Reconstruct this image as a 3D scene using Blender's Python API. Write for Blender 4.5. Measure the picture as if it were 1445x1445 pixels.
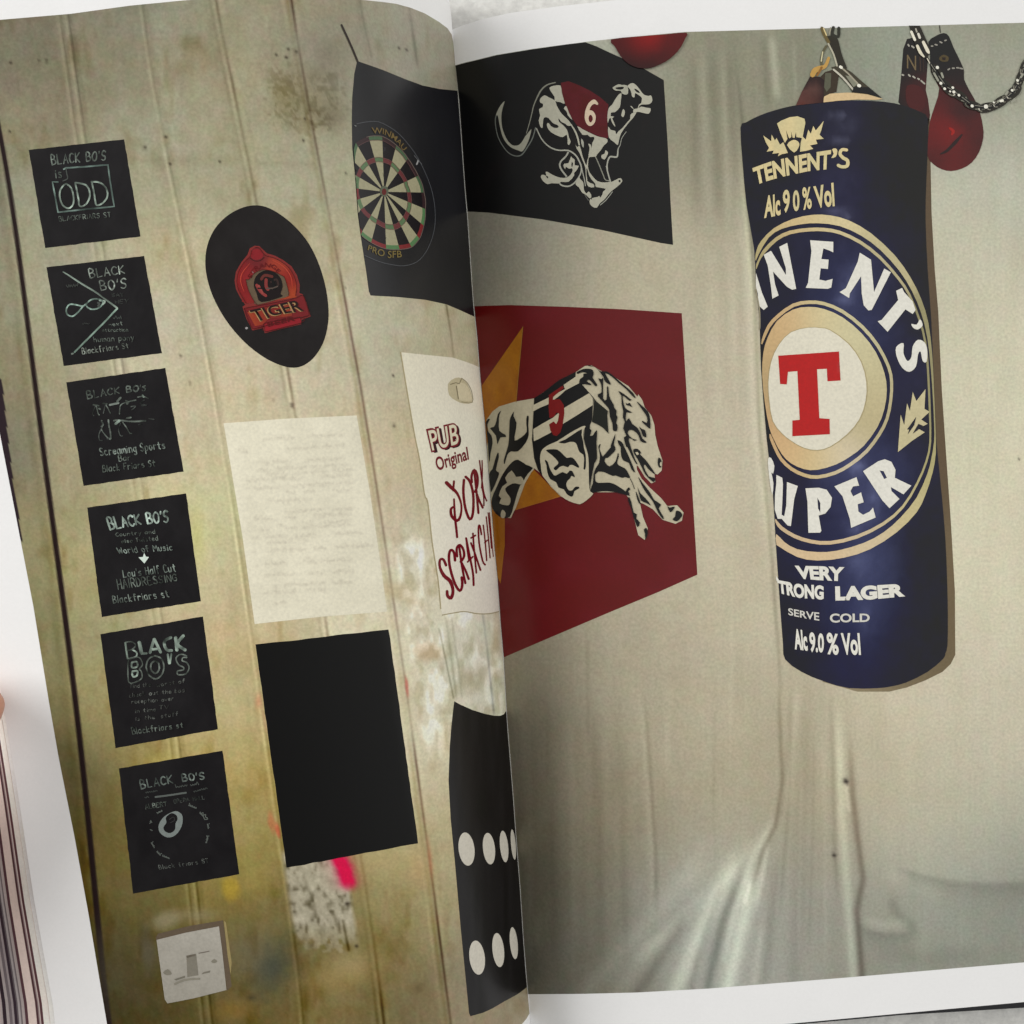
import bpy, bmesh, math, random
import numpy as np
from mathutils import Vector
from mathutils.geometry import delaunay_2d_cdt

random.seed(7)
rng = np.random.default_rng(7)
for o in list(bpy.data.objects):
    bpy.data.objects.remove(o, do_unlink=True)
S = bpy.context.scene
COL = S.collection

# ------------------------------------------------------------------ camera
H = 0.349                      # lens height above the table (m)
F = 1985.0                     # focal length in photograph pixels (1445 wide)
CX = 722.5
cam_d = bpy.data.cameras.new('camera'); cam = bpy.data.objects.new('camera', cam_d)
COL.objects.link(cam); cam.location = (0, 0, H); cam.rotation_euler = (0, 0, 0)
cam_d.sensor_fit = 'HORIZONTAL'; cam_d.angle = 2*math.atan(CX/F)
cam_d.clip_start = 0.01; cam_d.clip_end = 50
S.camera = cam

# ------------------------------------------------------------------ light
W = bpy.data.worlds.new('World'); S.world = W; W.use_nodes = True
wt = W.node_tree; wn = wt.nodes['Background']
# a pale ceiling overhead and to the right, a dim wall on the left with the window low in it
w_tc = wt.nodes.new('ShaderNodeTexCoord'); w_dot = wt.nodes.new('ShaderNodeVectorMath'); w_dot.operation = 'DOT_PRODUCT'
w_dot.inputs[1].default_value = Vector((0.72, 0.22, 0.66)).normalized()
wt.links.new(w_tc.outputs['Generated'], w_dot.inputs[0])
w_mr = wt.nodes.new('ShaderNodeMapRange'); w_mr.inputs['From Min'].default_value = -1; w_mr.inputs['From Max'].default_value = 1
wt.links.new(w_dot.outputs['Value'], w_mr.inputs['Value'])
w_rp = wt.nodes.new('ShaderNodeValToRGB'); w_rp.color_ramp.interpolation = 'EASE'
el = w_rp.color_ramp.elements
el[0].position = .36; el[0].color = (.030, .030, .031, 1)
el[1].position = 1.0; el[1].color = (.62, .61, .59, 1)
for p_, c_ in ((.62, (.085, .084, .082)), (.72, (.19, .188, .182)), (.83, (.30, .297, .288))):
    q_ = el.new(p_); q_.color = (*c_, 1)
wt.links.new(w_mr.outputs[0], w_rp.inputs['Fac']); wt.links.new(w_rp.outputs[0], wn.inputs[0])
wn.inputs[1].default_value = 2.0

def area(name, loc, target, size, power, col):
    d = bpy.data.lights.new(name, 'AREA'); d.shape = 'RECTANGLE'
    d.size, d.size_y = size; d.energy = power; d.color = col
    o = bpy.data.objects.new(name, d); COL.objects.link(o); o.location = loc
    o.rotation_euler = (Vector(target)-Vector(loc)).to_track_quat('-Z', 'Y').to_euler()
    return o
area('window_light', (-1.22, 0.45, 0.58), (0, 0, 0.02), (1.1, 0.9), 19.0, (1.0, 0.99, 0.97))

vs = S.view_settings
vs.view_transform = 'Standard'; vs.look = 'None'; vs.exposure = 0.20; vs.gamma = 1.0
vs.use_curve_mapping = False
try:
    S.cycles.max_bounces = 8; S.cycles.use_denoising = True
except Exception:
    pass

# ------------------------------------------------------------------ helpers
E0 = 0.89                      # light reaching a flat page: print colour = wanted look / E0
SHEEN = {'L': 0.014, 'R': 0.024}   # gloss each page picks up from the ceiling
def lin(c):
    c = np.asarray(c, dtype=float)/255.0
    return np.where(c <= 0.04045, c/12.92, ((c+0.055)/1.055)**2.4)
def ink(c, side='L'):
    return np.clip((lin(c)-SHEEN[side])/E0, 0.0022, 0.86)

def pl(pts):                   # interpolate x along y of a polyline
    a = np.array(pts, float)
    return lambda y: np.interp(y, a[:, 1], a[:, 0])
GUT = [(630,-120),(634,-20),(637,20),(638,42),(642,92),(643.5,104),(647.6,140),(656,265),(660,305),(668,430),(673.5,475),(677,530),
       (684,595),(689,665),(693,715),(697,770),(702,815),(706,880),(711,930),(715,1010),(720,1070),
       (724.5,1125),(729,1190),(734,1250),(739,1330),(744,1395),(746,1405),(747.5,1430),(753,1500),(758,1580),(765,1700)]
_gy = np.arange(-200, 1800, 1.0)
_gx = np.interp(_gy, [p[1] for p in GUT], [p[0] for p in GUT])
_k = np.exp(-0.5*(np.arange(-60, 61)/16.0)**2); _k /= _k.sum()
_gx = np.convolve(np.pad(_gx, 60, mode='edge'), _k, mode='valid')
gutter = lambda y: np.interp(y, _gy, _gx)

Z_G = 0.004
def z_left(px, py):
    d = np.maximum(gutter(py)-px, 0.0)
    t = np.clip(py/1445.0, -0.15, 1.1)
    zh = 0.050+(0.029-0.050)*t
    L = 250+(125-250)*t
    q = np.clip(d/L, 0, 1)
    z = Z_G+(zh-Z_G)*(1-(1-q)**2.2)
    over = np.maximum(d-L, 0)/600.0
    z = z-over*(0.003+0.009*np.clip(t, 0, 1))*np.clip(over*2, 0, 1)
    return z
def z_right(px, py):
    d = np.maximum(px-gutter(py), 0.0)
    return Z_G+0.010*(1-np.exp(-d/75.0))

def lift(px, py, side, off):
    px = np.asarray(px, float); py = np.asarray(py, float)
    z = (z_left if side == 'L' else z_right)(px, py)+off
    D = H-z
    return np.stack([(px-CX)/F*D, -(py-CX)/F*D, z], -1)
def world(px, py, z):
    D = H-z
    return Vector(((px-CX)/F*D, -(py-CX)/F*D, z))

def smooth(pts, n=3, closed=True):
    p = np.array(pts, float); m = len(p); out = []
    rngk = range(m) if closed else range(m-1)
    for i in rngk:
        if closed:
            a, b, c, d = p[i-1], p[i], p[(i+1) % m], p[(i+2) % m]
        else:
            a, b, c, d = p[max(i-1, 0)], p[i], p[i+1], p[min(i+2, m-1)]
        for k in range(n):
            t = k/n
            out.append(0.5*((2*b)+(-a+c)*t+(2*a-5*b+4*c-d)*t*t+(-a+3*b-3*c+d)*t**3))
    if not closed: out.append(p[-1])
    return [tuple(q) for q in out]

def zoom(x0, y0, s):           # tracing notes were taken on enlargements of each print
    return lambda pts: [(x0+x/s, y0+y/s) for x, y in pts]

LAY = 0.000042               # ink layers, metres
class Print:
    """one printed thing lying on a page: flat inked shapes following the paper"""
    def __init__(s, side): s.side = side; s.v = []; s.f = []; s.c = []; s.n = 0; s.k = 0
    def add(s, xy, faces, col, layer, rise=0.0):
        xy = np.asarray(xy, float)
        s.k += 1
        off = LAY*layer+0.0000012*s.k+np.linspace(0, rise, len(xy))
        P = lift(xy[:, 0], xy[:, 1], s.side, off)
        if callable(col): C = ink(col(xy[:, 0], xy[:, 1]), s.side)
        else: C = np.tile(ink(col, s.side), (len(xy), 1))
        s.v.append(P); s.c.append(C)
        s.f += [[i+s.n for i in f] for f in faces]
        s.n += len(xy)
    def poly(s, pts, col, layer=1, holes=(), sm=0, grid=None, relax=0):
        loops = [list(pts)]+[list(h) for h in holes]
        for _ in range(relax):
            q = np.array(loops[0]); loops[0] = [tuple(p) for p in q*.5+(np.roll(q, 1, 0)+np.roll(q, -1, 0))*.25]
        if sm: loops = [smooth(l, sm) for l in loops]
        if grid is None: grid = 7 if s.side == 'L' else 9
        V = []; Ed = []
        for l in loops:
            l2 = []
            m = len(l)
            for i in range(m):             # long sides follow the paper too
                a, b = l[i], l[(i+1) % m]
                k = max(1, int(math.hypot(b[0]-a[0], b[1]-a[1])/min(grid, 4 if abs(a[0]-float(gutter(a[1]))) < 280 else grid)))
                for j in range(k): l2.append((a[0]+(b[0]-a[0])*j/k, a[1]+(b[1]-a[1])*j/k))
            n0 = len(V); V += l2
            Ed += [(n0+i, n0+(i+1) % len(l2)) for i in range(len(l2))]
        A = np.array(V)
        x0, y0 = A.min(0); x1, y1 = A.max(0)
        gc = float(gutter((y0+y1)/2))
        xs = []; gx = x0+1.7
        while gx < x1:                     # finer where the paper bends into the gutter
            xs.append(gx); dg = abs(gx-gc)
            gx += min(grid, 2.6 if dg < 60 else (3.4 if dg < 130 else (5.0 if dg < 280 else grid)))
        for gx in xs:
            st = grid if abs(gx-gc) < 280 else grid*1.5
            for gy in np.arange(y0+grid/2, y1, st):
                V.append((gx+0.13*math.sin(gy), gy+0.11*math.cos(gx)))
        r = delaunay_2d_cdt([Vector(p) for p in V], Ed, [], 0, 1e-5)
        Q = np.array([tuple(p) for p in r[0]]); Tr = np.array([list(f) for f in r[2]])
        cx, cy = Q[Tr].mean(1).T
        ins = np.zeros(len(cx), bool)
        for l in loops:                    # even-odd: inside the outline, outside its holes
            a = np.array(l); b_ = np.roll(a, -1, 0)
            for (xa, ya), (xb, yb) in zip(a, b_):
                if ya != yb: ins ^= ((ya > cy) != (yb > cy)) & (cx < (xb-xa)*(cy-ya)/(yb-ya)+xa)
        s.add(Q, Tr[ins].tolist(), col, layer)
    def stroke(s, pts, w, col, layer=2, sm=3, closed=False, cap=True):
        if sm and len(pts) > 2: pts = smooth(pts, sm, closed)
        p = np.array(pts, float); m = len(p)
        if m < 2: return
        if closed: p = np.vstack([p, p[:1]]); m += 1
        q = [p[0]]                                   # densify
        for i in range(1, m):
            k = max(1, int(np.hypot(*(p[i]-p[i-1]))/(3.5 if abs(p[i][0]-float(gutter(p[i][1]))) < 280 else 8)))
            for j in range(1, k+1): q.append(p[i-1]+(p[i]-p[i-1])*j/k)
        p = np.array(q); m = len(p)
        t = np.gradient(p, axis=0); t /= np.maximum(np.hypot(t[:, 0], t[:, 1]), 1e-6)[:, None]
        nrm = np.stack([-t[:, 1], t[:, 0]], 1)
        if np.ndim(w): ww = np.interp(np.linspace(0, 1, m), np.linspace(0, 1, len(w)), w)/2
        else: ww = np.full(m, w/2.0)
        xy = []; fc = []
        if cap and not closed:
            h = ww[0]*0.7
            xy += [tuple(p[0]-t[0]*h+nrm[0]*h*.6), tuple(p[0]-t[0]*h-nrm[0]*h*.6)]
        for i in range(m):
            xy += [tuple(p[i]+nrm[i]*ww[i]), tuple(p[i]-nrm[i]*ww[i])]
        if cap and not closed:
            h = ww[-1]*0.7
            xy += [tuple(p[-1]+t[-1]*h+nrm[-1]*h*.6), tuple(p[-1]+t[-1]*h-nrm[-1]*h*.6)]
        for i in range(len(xy)//2-1):
            fc.append([2*i, 2*i+1, 2*i+3, 2*i+2])
        s.add(xy, fc, col, layer, .000008)
    def text(s, string, top, bot, col, layer=3, bold=0.0, jit=0.0):
        xy, fc = glyphs(string, bold)
        if jit:
            ph = rng.uniform(0, 6, 4)
            xy = xy+jit*np.stack([np.sin(xy[:, 0]*37+ph[0])+np.sin(xy[:, 1]*9+xy[:, 0]*61+ph[1]),
                                  0.8*np.sin(xy[:, 0]*43+ph[2])+np.sin(xy[:, 0]*17+xy[:, 1]*5+ph[3])], 1)*np.array([0.12/max(1, len(string)/4), 1])
        T = np.array(top, float); B = np.array(bot, float)
        def at(P, u):
            dd = np.r_[0, np.cumsum(np.hypot(*np.diff(P, axis=0).T))]; dd /= dd[-1]
            return np.stack([np.interp(u, dd, P[:, 0]), np.interp(u, dd, P[:, 1])], 1)
        u, v = xy[:, 0], xy[:, 1][:, None]
        q = at(B, u)*(1-v)+at(T, u)*v
        s.add(q, fc, col, layer)
    def build(s, name, mat, parent, label=None):
        return make_mesh(name, np.vstack(s.v), s.f, mat, parent, np.vstack(s.c), label)

_gl = {}
def glyphs(string, bold):
    key = (string, bold)
    if key in _gl: return _gl[key]
    cu = bpy.data.curves.new('lettering', 'FONT'); cu.body = string; cu.size = 1.0
    cu.offset = bold; cu.resolution_u = 4; cu.dimensions = '2D'; cu.fill_mode = 'FRONT'
    ob = bpy.data.objects.new('lettering', cu); COL.objects.link(ob)
    dg = bpy.context.evaluated_depsgraph_get(); dg.update()
    me = bpy.data.meshes.new_from_object(ob.evaluated_get(dg))
    xy = np.array([v.co[:2] for v in me.vertices], float)
    fc = [list(p.vertices) for p in me.polygons]
    xy = (xy-xy.min(0))/(xy.max(0)-xy.min(0))
    bpy.data.objects.remove(ob); bpy.data.curves.remove(cu); bpy.data.meshes.remove(me)
    _gl[key] = (xy, fc)
    return _gl[key]

def make_mesh(name, V, Fc, mat, parent=None, colr=None, label=None, smooth_shade=True):
    me = bpy.data.meshes.new(name)
    me.from_pydata([tuple(p) for p in V], [], Fc); me.update()
    # faces look towards the reader
    if colr is not None:
        a = me.color_attributes.new('ink', 'FLOAT_COLOR', 'POINT')
        rgba = np.ones((len(V), 4), np.float32); rgba[:, :3] = colr
        a.data.foreach_set('color', rgba.ravel())
    bm = bmesh.new(); bm.from_mesh(me)
    flip = [f for f in bm.faces if colr is not None and f.normal.z < 0]
    if flip: bmesh.ops.reverse_faces(bm, faces=flip)
    bm.to_mesh(me); bm.free()
    if smooth_shade: me.polygons.foreach_set('use_smooth', [True]*len(me.polygons))
    me.materials.append(mat)
    ob = bpy.data.objects.new(name, me); COL.objects.link(ob)
    if parent: ob.parent = parent
    if label: ob['label'] = label
    return ob

# ------------------------------------------------------------------ materials
def new_mat(name):
    m = bpy.data.materials.new(name); m.use_nodes = True
    return m, m.node_tree.nodes, m.node_tree.links, m.node_tree.nodes['Principled BSDF']

def print_mat(name, grain, blotch, rough=0.30, spec=0.33):
    m, N, L, b = new_mat(name)
    at = N.new('ShaderNodeAttribute'); at.attribute_name = 'ink'
    tc = N.new('ShaderNodeTexCoord')
    n1 = N.new('ShaderNodeTexNoise'); n1.inputs['Scale'].default_value = 1500; n1.inputs['Detail'].default_value = 3
    n2 = N.new('ShaderNodeTexNoise'); n2.inputs['Scale'].default_value = 95; n2.inputs['Detail'].default_value = 5
    n2.inputs['Roughness'].default_value = 0.62
    L.new(tc.outputs['Object'], n1.inputs['Vector']); L.new(tc.outputs['Object'], n2.inputs['Vector'])
    r1 = N.new('ShaderNodeMapRange'); r1.inputs['From Min'].default_value = .25; r1.inputs['From Max'].default_value = .75
    r1.inputs['To Min'].default_value = 1-grain; r1.inputs['To Max'].default_value = 1+grain
    r2 = N.new('ShaderNodeMapRange'); r2.inputs['From Min'].default_value = .25; r2.inputs['From Max'].default_value = .75
    r2.inputs['To Min'].default_value = 1-blotch; r2.inputs['To Max'].default_value = 1+blotch
    L.new(n1.outputs['Fac'], r1.inputs['Value']); L.new(n2.outputs['Fac'], r2.inputs['Value'])
    mu = N.new('ShaderNodeMath'); mu.operation = 'MULTIPLY'
    L.new(r1.outputs[0], mu.inputs[0]); L.new(r2.outputs[0], mu.inputs[1])
    vm = N.new('ShaderNodeVectorMath'); vm.operation = 'SCALE'
    L.new(at.outputs['Color'], vm.inputs[0]); L.new(mu.outputs[0], vm.inputs['Scale'])
    L.new(vm.outputs[0], b.inputs['Base Color'])
    b.inputs['Roughness'].default_value = rough; b.inputs['Specular IOR Level'].default_value = spec
    bp = N.new('ShaderNodeBump'); bp.inputs['Strength'].default_value = 0.05; bp.inputs['Distance'].default_value = 0.0002
    n3 = N.new('ShaderNodeTexNoise'); n3.inputs['Scale'].default_value = 700; n3.inputs['Detail'].default_value = 2
    L.new(tc.outputs['Object'], n3.inputs['Vector']); L.new(n3.outputs['Fac'], bp.inputs['Height'])
    L.new(bp.outputs[0], b.inputs['Normal'])
    return m
M_PHOTO = print_mat('photo_print', 0.12, 0.04)
M_INK = print_mat('inked_print', 0.085, 0.03)
M_PAPER = print_mat('coated_paper', 0.015, 0.012, 0.38, 0.4)
M_EDGE = print_mat('page_edges', 0.06, 0.05, 0.6, 0.3)

m, N, L, b = new_mat('white_linen')
tc = N.new('ShaderNodeTexCoord')
n1 = N.new('ShaderNodeTexNoise'); n1.inputs['Scale'].default_value = 260; n1.inputs['Detail'].default_value = 6
n1.inputs['Roughness'].default_value = 0.6
n2 = N.new('ShaderNodeTexNoise'); n2.inputs['Scale'].default_value = 900; n2.inputs['Detail'].default_value = 4
rp = N.new('ShaderNodeValToRGB'); rp.color_ramp.elements[0].position = .3; rp.color_ramp.elements[1].position = .7
rp.color_ramp.elements[0].color = (.60, .60, .58, 1); rp.color_ramp.elements[1].color = (.84, .84, .81, 1)
mx = N.new('ShaderNodeMath'); mx.operation = 'MULTIPLY_ADD'; mx.inputs[1].default_value = .35; mx.inputs[2].default_value = 0
ad = N.new('ShaderNodeMath'); ad.operation = 'MULTIPLY_ADD'; ad.inputs[1].default_value = .75
L.new(tc.outputs['Object'], n1.inputs['Vector']); L.new(tc.outputs['Object'], n2.inputs['Vector'])
L.new(n2.outputs['Fac'], mx.inputs[0]); L.new(n1.outputs['Fac'], ad.inputs[0]); L.new(mx.outputs[0], ad.inputs[2])
L.new(ad.outputs[0], rp.inputs['Fac']); L.new(rp.outputs[0], b.inputs['Base Color'])
bp = N.new('ShaderNodeBump'); bp.inputs['Strength'].default_value = .5; bp.inputs['Distance'].default_value = .001
L.new(ad.outputs[0], bp.inputs['Height']); L.new(bp.outputs[0], b.inputs['Normal'])
b.inputs['Roughness'].default_value = .85
M_LINEN = m

m, N, L, b = new_mat('black_cover_board')
nz = N.new('ShaderNodeTexNoise'); nz.inputs['Scale'].default_value = 300
rp = N.new('ShaderNodeValToRGB'); rp.color_ramp.elements[0].color = (.006, .006, .009, 1); rp.color_ramp.elements[1].color = (.014, .014, .018, 1)
L.new(nz.outputs['Fac'], rp.inputs['Fac']); L.new(rp.outputs[0], b.inputs['Base Color']); b.inputs['Roughness'].default_value = .6
M_COVER = m

m, N, L, b = new_mat('skin')
tc = N.new('ShaderNodeTexCoord'); nz = N.new('ShaderNodeTexNoise'); nz.inputs['Scale'].default_value = 120; nz.inputs['Detail'].default_value = 4
L.new(tc.outputs['Object'], nz.inputs['Vector'])
rp = N.new('ShaderNodeValToRGB'); rp.color_ramp.elements[0].color = (.50, .22, .14, 1); rp.color_ramp.elements[1].color = (.68, .36, .25, 1)
L.new(nz.outputs['Fac'], rp.inputs['Fac']); L.new(rp.outputs[0], b.inputs['Base Color'])
b.inputs['Roughness'].default_value = .5; b.inputs['Subsurface Weight'].default_value = .15
b.inputs['Subsurface Radius'].default_value = (.006, .003, .002)
M_SKIN = m

# ------------------------------------------------------------------ the surface under the book
bm = bmesh.new()
bmesh.ops.create_grid(bm, x_segments=60, y_segments=60, size=0.6)
for v in bm.verts:
    v.co.z = -0.0016+0.0012*math.sin(v.co.x*31+1)*math.sin(v.co.y*27)
me = bpy.data.meshes.new('table_surface'); bm.to_mesh(me); bm.free(); me.materials.append(M_LINEN)
tb = bpy.data.objects.new('table_surface', me); COL.objects.link(tb); tb['kind'] = 'structure'
tb['label'] = 'white mottled linen cloth that the open book lies on'

# ------------------------------------------------------------------ the book
book = bpy.data.objects.new('open_book', None); COL.objects.link(book)
book.empty_display_size = 0.05
book['label'] = 'open picture book showing a printed photograph of pub signs across two pages'
book['category'] = 'book'

def resample(P, n, tpow=None):
    P = np.array(P, float); d = np.r_[0, np.cumsum(np.hypot(*np.diff(P, axis=0).T))]; d /= d[-1]
    t = np.linspace(0, 1, n) if tpow is None else tpow
    return np.stack([np.interp(t, d, P[:, 0]), np.interp(t, d, P[:, 1])], 1)

def coons(top, bot, lef, rig, nu, nv, tu=None):
    """patch between four polylines: top/bot run left->right, lef/rig run top->bottom"""
    tu = np.linspace(0, 1, nu) if tu is None else tu
    T, B = resample(top, nu, tu), resample(bot, nu, tu)
    Lf, R = resample(lef, nv), resample(rig, nv)
    u = tu[None, :, None]; v = np.linspace(0, 1, nv)[:, None, None]
    P = (1-v)*T[None]+v*B[None]+(1-u)*Lf[:, None]+u*R[:, None] \
        - ((1-u)*(1-v)*T[0]+u*(1-v)*T[-1]+(1-u)*v*B[0]+u*v*B[-1])
    idx = np.arange(nu*nv).reshape(nv, nu)
    f = np.stack([idx[:-1, :-1], idx[1:, :-1], idx[1:, 1:], idx[:-1, 1:]], -1).reshape(-1, 4)
    return P.reshape(-1, 2), f.tolist()

def seg_dist(px, py, pts, along=False):
    best = np.full(px.shape, 1e9)
    if along:                      # also how far along the line the nearest point lies
        L_ = [math.hypot(b[0]-a[0], b[1]-a[1]) for a, b in zip(pts[:-1], pts[1:])]; tot = sum(L_); run = 0.0
        tt = np.zeros(px.shape)
        for ((x0, y0), (x1, y1)), l in zip(zip(pts[:-1], pts[1:]), L_):
            dx, dy = x1-x0, y1-y0
            t = np.clip(((px-x0)*dx+(py-y0)*dy)/(l*l+1e-9), 0, 1)
            d = np.hypot(px-x0-t*dx, py-y0-t*dy); m = d < best
            best = np.where(m, d, best); tt = np.where(m, (run+t*l)/tot, tt); run += l
        return best, tt
    for (x0, y0), (x1, y1) in zip(pts[:-1], pts[1:]):
        dx, dy = x1-x0, y1-y0; l2 = dx*dx+dy*dy+1e-9
        t = np.clip(((px-x0)*dx+(py-y0)*dy)/l2, 0, 1)
        best = np.minimum(best, np.hypot(px-x0-t*dx, py-y0-t*dy))
    return best
def signed_x(px, py, pts):     # horizontal offset from a near-vertical seam, and a mask inside its run
    a = np.array(sorted(pts, key=lambda q: q[1]), float)
    if len(a) > 6:                 # a board edge is one even curve
        t = lambda y: (y-700)/800.0
        d = px-np.polyval(np.polyfit(t(a[:, 1]), a[:, 0], 5), t(py))
    else: d = px-np.interp(py, a[:, 1], a[:, 0])
    m = np.clip((py-a[0, 1]+6)/12, 0, 1)*np.clip((a[-1, 1]+6-py)/12, 0, 1)
    return d, m
def rbf(px, py, ctrl, s):
    num = np.zeros(px.shape+(3,)); den = np.full(px.shape, 1e-12)
    for x, y, c in ctrl:
        w = np.exp(-((px-x)**2+(py-y)**2)/(2*s*s))+1e-5/(1+((px-x)**2+(py-y)**2)/1e4)**2
        num += w[..., None]*np.array(c, float); den += w
    return num/den[..., None]
def value_noise(px, py, sx, sy, seed):
    r = np.random.default_rng(seed); G = r.uniform(-1, 1, (256, 256))
    x = px/sx; y = py/sy; xi = np.floor(x).astype(int); yi = np.floor(y).astype(int)
    fx = x-xi; fy = y-yi; fx = fx*fx*(3-2*fx); fy = fy*fy*(3-2*fy)
    g = lambda i, j: G[i % 256, j % 256]
    return (g(xi, yi)*(1-fx)+g(xi+1, yi)*fx)*(1-fy)+(g(xi, yi+1)*(1-fx)+g(xi+1, yi+1)*fx)*fy

# ---- what the two halves of the printed photograph show: painted boarding (left), hung cloth (right)
WALL = [(20,60,(110,102,82)),(150,60,(126,117,94)),(300,60,(140,131,104)),(450,60,(142,132,106)),(560,40,(152,143,119)),(615,80,(142,132,110)),
 (40,160,(128,120,95)),(20,300,(140,132,104)),(240,200,(150,141,112)),(400,200,(152,143,113)),(470,250,(165,156,124)),(250,330,(166,157,125)),
 (60,370,(160,152,122)),(250,450,(182,170,139)),(480,480,(186,173,141)),(560,450,(180,171,139)),(615,470,(182,173,142)),(30,520,(150,140,108)),
 (80,600,(166,156,123)),(280,600,(190,175,141)),(550,620,(192,174,137)),(590,720,(197,180,144)),(60,750,(152,142,104)),(100,850,(165,155,112)),
 (300,760,(186,178,130)),(310,860,(188,170,134)),(560,800,(200,188,154)),(605,830,(212,206,182)),(600,950,(208,199,168)),(590,1050,(207,197,167)),
 (680,920,(207,202,182)),(660,970,(207,202,180)),(600,1150,(187,174,137)),(620,1250,(167,154,114)),(330,1000,(182,167,122)),(340,1150,(167,152,102)),
 (130,1000,(160,148,104)),(150,1150,(140,128,80)),(200,1290,(120,110,74)),(350,1250,(152,138,87)),(170,1400,(86,81,59)),(390,1330,(100,96,78)),
 (340,1420,(107,97,67)),(450,1380,(142,126,87)),(550,1300,(152,140,97)),(560,1430,(117,105,74)),(640,1400,(130,118,94)),(725,1430,(150,138,115)),
 (15,620,(112,102,78)),(60,900,(125,118,85)),(100,1150,(100,92,70)),(140,1400,(78,71,57)),(-100,100,(110,102,82))]
SEAM_B = [(84,-20),(88,17),(112,200),(140,346),(163,513),(196,692),(218,870),(247,1055),(273,1271),(291,1445),(310,1600)]
SEAM_C = [(195,-30),(197,0),(211,108),(222,180),(239,245),(253,310),(266,355),(277,450),(298,540),(309,615),(322,690),(336,800),(350,880),(362,960),(375,1060),(391,1170),(404,1260),(414,1340),(422,1445),(432,1560)]
SEAM_D = [(300,-30),(304,0),(313,45),(325,100),(336,150),(346,220),(363,285),(406,520),(412,570),(419,590),(460,880),(508,1207),(524,1290),(532,1370),(541,1445),(552,1560)]
SEAM_E = [(408,-30),(412,0),(425,100),(443,190),(457,270),(474,340),(500,480),(515,580),(530,680),(543.6,790),(557,880),(573,970),(589,1080),(599,1130),(605,1200),(617,1300),(626,1380),(634,1445),(650,1560)]
GAP_A = [(-40,40),(0,173),(24,360),(38,460),(55,580),(70,695),(82,780),(97,920),(114,1065),(128,1200),(143,1350),(155,1445),(172,1560)]
SEAM_F = [(503,-10),(504,0),(509,30),(521,84)]
SEAM_G = [(574,-10),(578,15),(589,92)]
SEAM_H = [(629,425),(636,470),(640,505)]
SEAM_I = [(631,868),(646,985)]
SEAM_J = [(681,865),(688,920),(697,1008)]
SEAM_K = [(644,1004),(640,1010)]

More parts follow.
